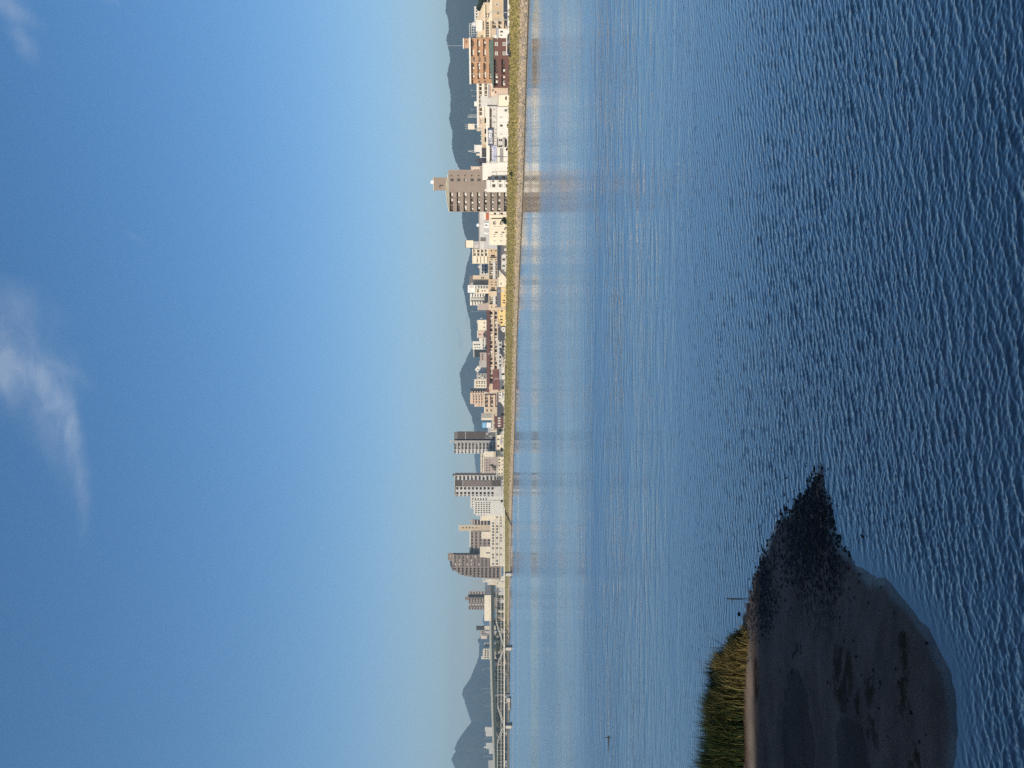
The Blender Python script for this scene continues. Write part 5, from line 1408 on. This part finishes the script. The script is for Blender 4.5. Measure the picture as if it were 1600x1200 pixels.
house('white cottage low by the embankment below the dark green house', 679.4, 668, 783.4, 785.6, 552, WHITE, CREAM2, 5, 'side', [((672,), (786.8,), 1.4, 1.2, 'd')])
house('cream flat fronted house with one dark upper window', 690, 673.6, 774.6, 776, 610, CREAM, CREAM2, 8, 'side', [((686.6,), (778.6,), 1.8, 2.6, 'd'), ((678,), (781,), 1.4, 2, 'g')])
house('cream cottage with a bowed pale front beside the flat fronted house', 696, 681, 781.4, 784, 585, CREAM, LGREY, 6, 'hip', [((690, 685), (785.6,), 1.4, 1.6, 'g')])
house('cream house with a black garage door under the finned tower', 702.4, 690.2, 774.6, 776, 622, CREAM, SAND, 8, 'side', [((697,), (778.6,), 2.8, 3.2, 'k'), ((693,), (783,), 1.6, 1.8, 'd')])
house('dark green grey cube house beneath the pale left balconies', 713, 702.6, 775, 776.4, 625, mat('green_grey_render', (0.14, 0.155, 0.14), 0.8, 0.1), SLATE, 8, 'side', [((710, 706), (779,), 2, 2, 'cd'), ((708,), (784.6,), 2, 1.6, 'c')])
house('cream house with three dark windows before the mauve block', 731, 714, 776, 778.2, 640, CREAM, SAND, 8, 'side', [((718, 723, 727.6), (780.4,), 1.9, 2.2, 'kd'), ((720, 726), (785,), 1.8, 1.6, 'd')])
house('cream house with four small dark windows right of the dark shed', 743, 731.4, 775.4, 777.2, 655, CREAM, CREAM2, 8, 'side', [((734, 739.6), (780, 784.4), 1.7, 1.9, 'kd')])
house('dark shed squeezed between cream house and long cream school', 750, 743.2, 776.6, 778, 670, DGREY, SLATE, 8, 'side', [((747,), (781,), 1.6, 1.8, 'd')])
house('small white house at the right foot of the long cream school', 766, 749, 783.4, 784.6, 690, CREAM2, LGREY, 6, 'side', [((753.4, 759), (786,), 1.6, 1.4, 'kg')])
CL = [('white two storey house at the bridge head below the taupe tower', 908, 900, 779, 780.4, 905, WHITE, LGREY), ('cream house left of the white house at the bridge head', 918, 909, 773, 775.4, 930, CREAM, SAND), ('grey roofed house under the end of the highway barrier', 930, 918.4, 776, 779, 940, LGREY, GROOF),
      ('white gabled house beside the river behind the bridge right span', 942, 932.6, 778.6, 780.4, 960, WHITE, SLATE), ('cream flat house behind the bridge, left of the white gabled one', 957, 944, 776.6, 779, 1000, CREAM, GROOF), ('pale house with a brown roof behind the truss end post', 972, 960, 775.6, 778.6, 1060, SAND, RROOF),
      ('cream cottage between trees left of the brown roofed house', 986, 976, 775, 777, 1110, CREAM, GROOF), ('low brown row house beneath the highway', 1002, 990, 773.8, 777, 1150, MAUVE, RROOF), ('pinkish house row beneath the cream block over the highway', 1024, 1008, 774.6, 777.4, 1180, PINK, RROOF),
      ('tan house with a brown roof right of the white roadside hall', 1044, 1030, 775, 777.4, 1190, SAND, RROOF), ('white roadside hall beneath the highway beyond the middle span', 1062, 1050, 772, 773.4, 1210, WHITE, WHITE), ('low grey house far left beneath the highway', 1100, 1082, 776.6, 778.6, 1230, LGREY, GROOF)]
for i, (lab, ya, yb, vr, ve, D, w, r) in enumerate(CL):
    house(lab, ya, yb, vr, ve, D, w, r, 8, ('side', 'gable', 'hip')[i % 3], [(L(ya - 1, yb + 1, 3), (ve + 2.2,), 1.6, 1.8, 'kdc')])

# ================================================================== BRIDGES, TREES, SMALL THINGS
# -- white truss bridge crossing to the left
def truss_bridge():
    D = 705.0
    pys = [785, 898, 1014, 1136, 1258, 1380]
    root = tag(empty('truss_bridge', (xz(1014, D), D, 0)), 'cream painted steel truss bridge on slim white piers', 'bridge')
    ox = xz(1014, D)
    X = lambda py: xz(py, D) - ox
    zb, W = zat(787.6, D), 6.5
    mb = MB(); mb.box(X(1400), X(788), 0.5, W - 0.5, zb - 0.55, zb - 0.15); mb.build('deck', CONC, root)
    mb = MB(); mb.box(X(1400), X(788), -0.15, 0.15, zb - 0.6, zb + 0.35); mb.build('bottom_chord', STEELC, root); mb = MB(); mb.box(X(1400), X(788), W - 0.15, W + 0.15, zb - 0.6, zb + 0.35); mb.build('bottom_chord', STEELC, root)
    mb = MB(); mb.box(X(1400), X(788), -0.05, 0.05, zat(783.2, D), zat(782.6, D)); mb.build('rail', STEELC, root)
    tops = [None, 775.2, 778.0, 777.2, 777.4]
    for i in range(1, 5):
        r, l = pys[i] + 1.0, pys[i + 1] - 1.0
        ir, il = (r + 24, l - 27) if i > 1 else (r + 22, l - 40)
        zt = zat(tops[i], D)
        sp = tag(link('span', None, root, (0, 0, 0)))
        for yy in (0.0, W):
            mb = MB(); mb.bar((X(il), yy, zt), (X(ir), yy, zt), 0.22, n=6); mb.build('top_chord', STEELC, sp)
            for p_, q_ in ((r, ir), (l, il)):
                mb = MB(); mb.bar((X(p_), yy, zb), (X(q_), yy, zt), 0.21, n=6); mb.build('end_post', STEELC, sp)
            n = 6
            for k in range(n + 1):
                y = ir + (il - ir) * k / n
                mb = MB(); mb.bar((X(y), yy, zb), (X(y), yy, zt), 0.085, n=5); mb.build('vertical', STEELC, sp)
            for p_, q_ in ((r, ir), (l, il)):
                y = (p_ + q_) / 2; mb = MB(); mb.bar((X(y), yy, zb), (X(y), yy, (zb + zt) / 2), 0.085, n=5); mb.build('vertical', STEELC, sp)
        for k in range(4):
            y = ir + (il - ir) * k / 3; mb = MB(); mb.bar((X(y), 0, zt), (X(y), W, zt), 0.12, n=4); mb.build('sway_bar', STEELC, sp)
    for i in (1, 2, 3, 4):
        x = X(pys[i])
        mb = MB(); mb.box(x - 1.7, x + 1.7, -0.6, W + 0.6, -3, 0.5); mb.build('footing', mat('dark_wet_concrete', (0.08, 0.075, 0.065), 0.8, 0.2), root)
        mb = MB(); mb.box(x - 1.3, x + 1.3, -0.3, W + 0.3, 0.5, zb - 1.6); mb.build('pier', mat('pale_pier_concrete', (0.55, 0.53, 0.48), 0.9, 0.12, 0.5), root)
        mb = MB(); mb.box(x - 0.6, x + 0.6, 0, W, zb - 1.6, zb - 0.62); mb.build('bearing', DGREY, root)


truss_bridge()


# -- highway viaduct with a tall noise barrier at its right end
def viaduct():
    pts = [(900, 1040, 768.6), (915, 1046, 768.7), (930, 1052, 768.8), (970, 1068, 769.0), (1010, 1085, 769.6), (1060, 1105, 770.6), (1120, 1130, 772.4), (1180, 1155, 774.4), (1260, 1190, 776.4), (1400, 1250, 778)]
    P = [Vector((xz(y, D), D, zat(v, D))) for y, D, v in pts]
    o = P[4].copy(); o.z = 0
    root = tag(empty('highway_viaduct', o), 'elevated highway with a cream noise barrier curving behind the truss bridge', 'viaduct')
    def ribbon(i0, i1, d0, d1, z0, z1, top=None):
        mb = MB()
        for i in range(i0, i1):
            a, c = P[i] - o, P[i + 1] - o
            ta = (top[i], top[i + 1]) if top else (z1, z1)
            q = []
            for p, tz in ((a, ta[0]), (c, ta[1])):
                q += [(p.x, p.y + d0, p.z + z0), (p.x, p.y + d1, p.z + z0), (p.x, p.y + d1, p.z + tz), (p.x, p.y + d0, p.z + tz)]
            fs = [(0, 3, 7, 4), (1, 5, 6, 2), (3, 2, 6, 7), (0, 4, 5, 1)]
            if i == i0: fs.append((0, 1, 2, 3))
            if i == i1 - 1: fs.append((4, 7, 6, 5))
            mb.add(q, fs)
        return mb
    ribbon(0, 9, 0.0, 22, 0.0, 1.5).build('deck', mat('dark_green_girder', (0.030, 0.042, 0.030), 0.6, 0.15), root)
    ribbon(0, 9, 1.2, 18, -2.4, -0.004).build('girder', MATS['dark_green_girder'], root)
    ribbon(1, 2, -0.2, 0.2, 1.5, 8.0, [0, 8.0, 9.2]).build('barrier_end', mat('shaded_barrier', (0.10, 0.105, 0.12), 0.6, 0.1), root)  # shaded side of the curving barrier, darkened by its colour
    ribbon(2, 3, -0.2, 0.2, 1.5, 10.2, [0, 0, 10.4, 10.9]).build('noise_barrier', CREAM2, root)
    mb = ribbon(2, 3, -0.28, -0.21, 3.6, 3.9); mb.build('barrier_seam', GREYB, root)
    ribbon(3, 9, -0.2, 0.2, 1.5, 4.2).build('parapet', mat('weathered_parapet', (0.33, 0.34, 0.30), 0.8, 0.15, 0.2, streak=0.2), root)
    for i in range(1, 9, 2):
        for f in (0.3,):
            p = P[i].lerp(P[i + 1], f) - o
            mb = MB(); mb.box(p.x - 1.4, p.x + 1.4, 9, 14, -1, p.z - 2.41); mb.build('pier', DGREY, root)
    for y, vt in ((1077, 752), (1082.5, 757), (1104, 759), (1155, 756), (1161, 756.5), (1168, 755), (1174, 757), (1183, 755), (952, 751), (1046, 754)):
        D = float(np.interp(y, [p[0] for p in pts], [p[1] for p in pts])); zb = float(np.interp(y, [p[0] for p in pts], [q.z for q in P]))
        r = tag(empty('street_lamp', (xz(y, D), D + 2, zb + 1.5)), 'slim pale lamp post standing on the elevated highway', 'lamp post', 'lamp posts along the elevated highway')
        h = zat(vt, D) - zb - 1.5
        mb = MB(); mb.bar((0, 0, 0), (0, 0, h), 0.22, n=6, r2=0.12); mb.build('mast', GALV, r)
        mb = MB(); mb.bar((0, 0, h), (-1.6, 0.3, h + 0.25), 0.10, n=5); mb.build('arm', GALV, r)
        mb = MB(); mb.box(-2.5, -1.5, 0.1, 0.5, h + 0.12, h + 0.34); mb.build('lamp_head', LGREY, r)


viaduct()

# -- trees behind the bridges (each its own) and shrubs on the embankment
TN = ['dark tree beneath the highway barrier', 'green tree behind the right bridge span', 'olive tree behind the bridge middle']
for i in range(26):
    py = 915 + i * 9.2 + random.uniform(-3, 3)
    D = 1000 + max(0, py - 930) * 1.0 + random.uniform(-20, 40)
    g_ = 'dark and olive trees growing beneath the highway behind the bridge'
    tree('leafy tree in the belt beneath the elevated highway behind the truss bridge', py, random.uniform(770, 775.5), random.uniform(9, 15), D, (LEAFD, LEAFY, LEAFF)[i % 3], n=320, group=g_, leaf=1.2, tall=0.5)
for i in range(34):
    py = 1002 + i * 6.4 + random.uniform(-2, 2)
    tree('olive tree on the far shore below the elevated highway parapet', py, random.uniform(773.5, 777.5), random.uniform(12, 17), 1235 + random.uniform(0, 40), (LEAFF, LEAFY, LEAFF)[i % 3], n=420, group='olive trees lining the far shore behind the truss bridge', leaf=1.7, tall=0.6)
for i in range(22):
    py = 1010 + i * 9.5 + random.uniform(-3, 3)
    D_, Dc_, Zc_ = bank(py)
    tree('low bush on the far shore seen through the truss bridge', py, random.uniform(779, 784), random.uniform(10, 17), Dc_ + 6, (LEAFY, LEAFF, LEAFY)[i % 3], n=220, group='bushes on the far shore behind the truss bridge', base=Zc_ - 0.6, leaf=0.9, name='bush')
for py, v, w, lab in ((271, 796.5, 7, 'round green bush on the embankment below the white flats'), (277, 799, 5, 'smaller green bush on the embankment left of the round one'), (197, 793, 6, 'dark green bush at the foot of the white works'), (233, 790.5, 3, 'slim dark shrub by the white works louvre'), (783, 782, 5, 'dark bush where the truss bridge meets the embankment'),
                      (672, 778, 6, 'dark shrub left of the maroon house'), (648, 783, 6, 'dark garden tree before the slate roofed house'), (702, 782, 6, 'green garden tree below the finned tower'), (585, 784, 4, 'small garden tree by the bright white house'), (606, 783, 4, 'small dark tree by the brown lean-to'), (541, 783.4, 4, 'dark shrub below the school corridor')):
    D_, Dc_, Zc_ = bank(py)
    dd = Dc_ - 7 if v > 796 else Dc_ + 1.0
    base = Zc_ * 0.62 if v > 796 else Zc_ - 0.3
    tree(lab, py, v, w, dd, LEAFD if 'dark' in lab else LEAF, n=220, base=base, leaf=0.35, name='bush')

# -- poles along the bank
for py, vt, da in ((19.5, 763, 14), (31, 772, 10), (148, 777, 12), (253, 760, 16), (316, 788, 6), (455, 777, 14), (511, 768, 16), (540, 770, 16), (553, 762, 20), (592, 771, 20), (646, 772, 22), (668, 770, 24), (726, 771, 26), (745, 774, 24), (786, 776, 20)):
    D_, Dc_, Zc_ = bank(py)
    pole('pale concrete utility pole with crossarms among the riverside houses', py, vt, Dc_ + da)

# -- low pale wall along the crest
def crest_wall():
    ys = np.arange(500, 786, 5.0)
    V = []
    for y in ys:
        D, Dc, Z = bank(y)
        x = xz(y, Dc + 1.0)
        for dd, zz in ((0, -0.3), (0, 0.75), (0.3, 0.75), (0.3, -0.3)):
            V.append((x, Dc + 1.0 + dd, Z + zz))
    me = np_mesh('crest_wall', V, grid_faces(len(ys), 4), WHITE, False)
    tag(link('crest_wall', me), 'low pale wall running along the embankment crest below the houses', 'wall')


crest_wall()

# -- ramp path crossing the right end of the slope
# -- barge moored by the far shore
def barge():
    D = 800.0
    k = D / F
    r = tag(empty('work_boat', (xz(1099, D), D, 0)), 'dark moored boat with a white cabin and pale bow under the bridge', 'boat')
    X = lambda y: xz(y, D) - xz(1099, D)
    mb = MB(); mb.prism([(X(1109.5), 1.2), (X(1107), -0.3), (X(1090), -0.3), (X(1089), 1.3), (X(1100), 1.5)], -2.2, 2.2); mb.build('hull', mat('dark_boat_hull', (0.045, 0.04, 0.038), 0.6, 0.1), r)
    mb = MB(); mb.box(X(1104.5), X(1096.4), -1.7, 1.7, 1.42, 3.1); mb.build('hold_cover', MAUVE, r)
    mb = MB(); mb.box(X(1096), X(1090), -1.8, 1.8, 1.36, 4.1); mb.box(X(1095), X(1091), -1.6, 1.6, 4.11, 4.6); c = mb.build('cabin', WHITE, r)
    mb = MB(); mb.box(X(1095.2), X(1090.8), -1.86, -1.81, 2.7, 3.6); mb.build('window', GL, c)
    mb = MB(); mb.prism([(X(1109.6), 1.25), (X(1105), 1.45), (X(1105.4), 3.0), (X(1107), 2.6)], -1.6, 1.6); mb.build('bow_rail', LGREY, r)


barge()

# -- sticks and a stone in the shallows by the sandbar
DKW = mat('wet_driftwood', (0.020, 0.017, 0.014), 0.6, 0.3, 3.0)
x, y = ground_pt(936.5, 1151)
r = tag(empty('driftwood_post', (x, y, 0)), 'thin dark driftwood post standing in the water off the sandbar', 'post')
mb = MB(); mb.bar((0, 0, -0.3), (0.02, 0, 0.30), 0.028, n=7, r2=0.018); mb.bar((0.012, 0, 0.12), (-0.07, 0, 0.15), 0.016, n=5, r2=0.01); mb.build('post', DKW, r)
x, y = ground_pt(960, 1155)
bm = bmesh.new(); bmesh.ops.create_icosphere(bm, subdivisions=2, radius=0.06)
for v in bm.verts: v.co = Vector((v.co.x * 1.1, v.co.y * 0.9, v.co.z * 0.75)) * (1 + 0.25 * noise.noise(v.co * 9))
me = bpy.data.meshes.new('rock'); bm.to_mesh(me); bm.free(); me.materials.append(DKW)
tag(link('rock', me, None, (x, y, 0.01)), 'single dark rock in the water between the post and the reeds', 'rock')
x, y = ground_pt(1152.6, 951)
r = tag(empty('driftwood_log', (x, y, 0)), 'long dark log afloat far out with a stub sticking up at one end', 'log')
mb = MB(); mb.bar((0.12, 0, 0.0), (-1.0, -0.10, -0.015), 0.05, n=8, r2=0.03); mb.build('log', DKW, r)
mb = MB(); mb.bar((0, 0, 0), (0.02, 0, 0.22), 0.035, n=7, r2=0.025); mb.build('stub', DKW, r)

# -- tufts and stones that roughen the embankment
def bank_cover():
    n = 9000
    V, T = [], []
    SV, SF = [], []
    ico = bmesh.new(); bmesh.ops.create_icosphere(ico, subdivisions=1, radius=1.0)
    base = np.array([v.co[:] for v in ico.verts]); fcs = np.array([[v.index for v in f.verts] for f in ico.faces]); ico.free()
    k = 0
    for i in range(n):
        py = random.uniform(-60, 920)
        D, Dc, Zc = bank(py)
        start = float(np.interp(py, [0, 150, 300, 450, 600, 700, 780, 900], [0.55, 0.56, 0.5, 0.42, 0.33, 0.34, 0.42, 0.25]))
        f = random.uniform(start - 0.12, 1.0)
        if random.random() < 0.2: f = 1.0
        d = D + (Dc - D) * f; x = xz(py, d); z = f * Zc
        h = random.uniform(0.25, 0.75) * (1.5 if random.random() < 0.06 else 1.0); w = random.uniform(0.3, 0.9)
        a = random.uniform(0, 3.14); t = random.random()
        for q in range(3):
            a += 1.05
            dx, dy = math.cos(a) * w / 2, math.sin(a) * w / 2
            ox, oy = random.uniform(-.2, .2), random.uniform(-.2, .2)
            V += [(x - dx, d - dy, z - 0.15), (x + dx, d + dy, z - 0.15), (x + dx * 0.5 + ox, d + dy * 0.5 + oy, z + h * random.uniform(.6, 1)), (x - dx * 0.6 + ox, d - dy * 0.6 + oy, z + h)]
            T += [t] * 4
    fc = np.arange(len(V)).reshape(-1, 4)
    me = np_mesh('bank_grass', V, fc, leaf_mat('bank_grass', (0.13, 0.12, 0.038), (0.39, 0.32, 0.12)), False, {'tone': T})
    tag(link('bank_grass', me), 'rough grass tufts all along the embankment slope', 'grass', kind='stuff')
    for i in range(3500):
        py = random.uniform(-60, 800)
        D, Dc, Zc = bank(py)
        start = float(np.interp(py, [0, 150, 300, 450, 600, 700, 780], [0.55, 0.56, 0.5, 0.42, 0.33, 0.34, 0.42]))
        f = random.uniform(0.12, start + 0.05)
        d = D + (Dc - D) * f; x = xz(py, d); z = f * Zc
        r = random.uniform(0.15, 0.42)
        SV.append(base * np.array([r * 1.3, r, r * 0.8]) * rng.uniform(0.75, 1.25, base.shape) + np.array([x, d, z + r * 0.2])); SF.append(fcs + k); k += len(base)
    me = np_mesh('bank_stones', np.concatenate(SV), np.concatenate(SF), mat('bank_stone', (0.52, 0.41, 0.275), 0.9, 0.5, 1.1), False)
    tag(link('bank_stones', me), 'tumbled pale stones on the lower embankment slope', 'rubble', kind='stuff')


bank_cover()

# ---- unseen road bridge behind the camera, added so its wall shades the sandbar
def make_shade_bridge():
    root = empty('shade_bridge', (0, -2.5, 0))
    tag(root, 'unseen grey concrete road bridge added so its tall wall shades the sandbar', 'bridge')
    c = mat('shade_bridge_concrete', (0.36, 0.35, 0.33), 0.85, 0.2, 0.4)
    mb = MB(); mb.box(-90, 90, -9, 0.5, 4.6, 5.4); mb.build('deck', c, root)
    mb = MB(); mb.box(-90, 90, -0.9, -0.6, 5.4, 9.8); mb.build('wall', c, root)
    for x in (-60, -20, 20, 60):
        mb = MB(); mb.box(x - 1, x + 1, -8, -1, -2, 4.6); mb.build('pier', c, root)


make_shade_bridge()
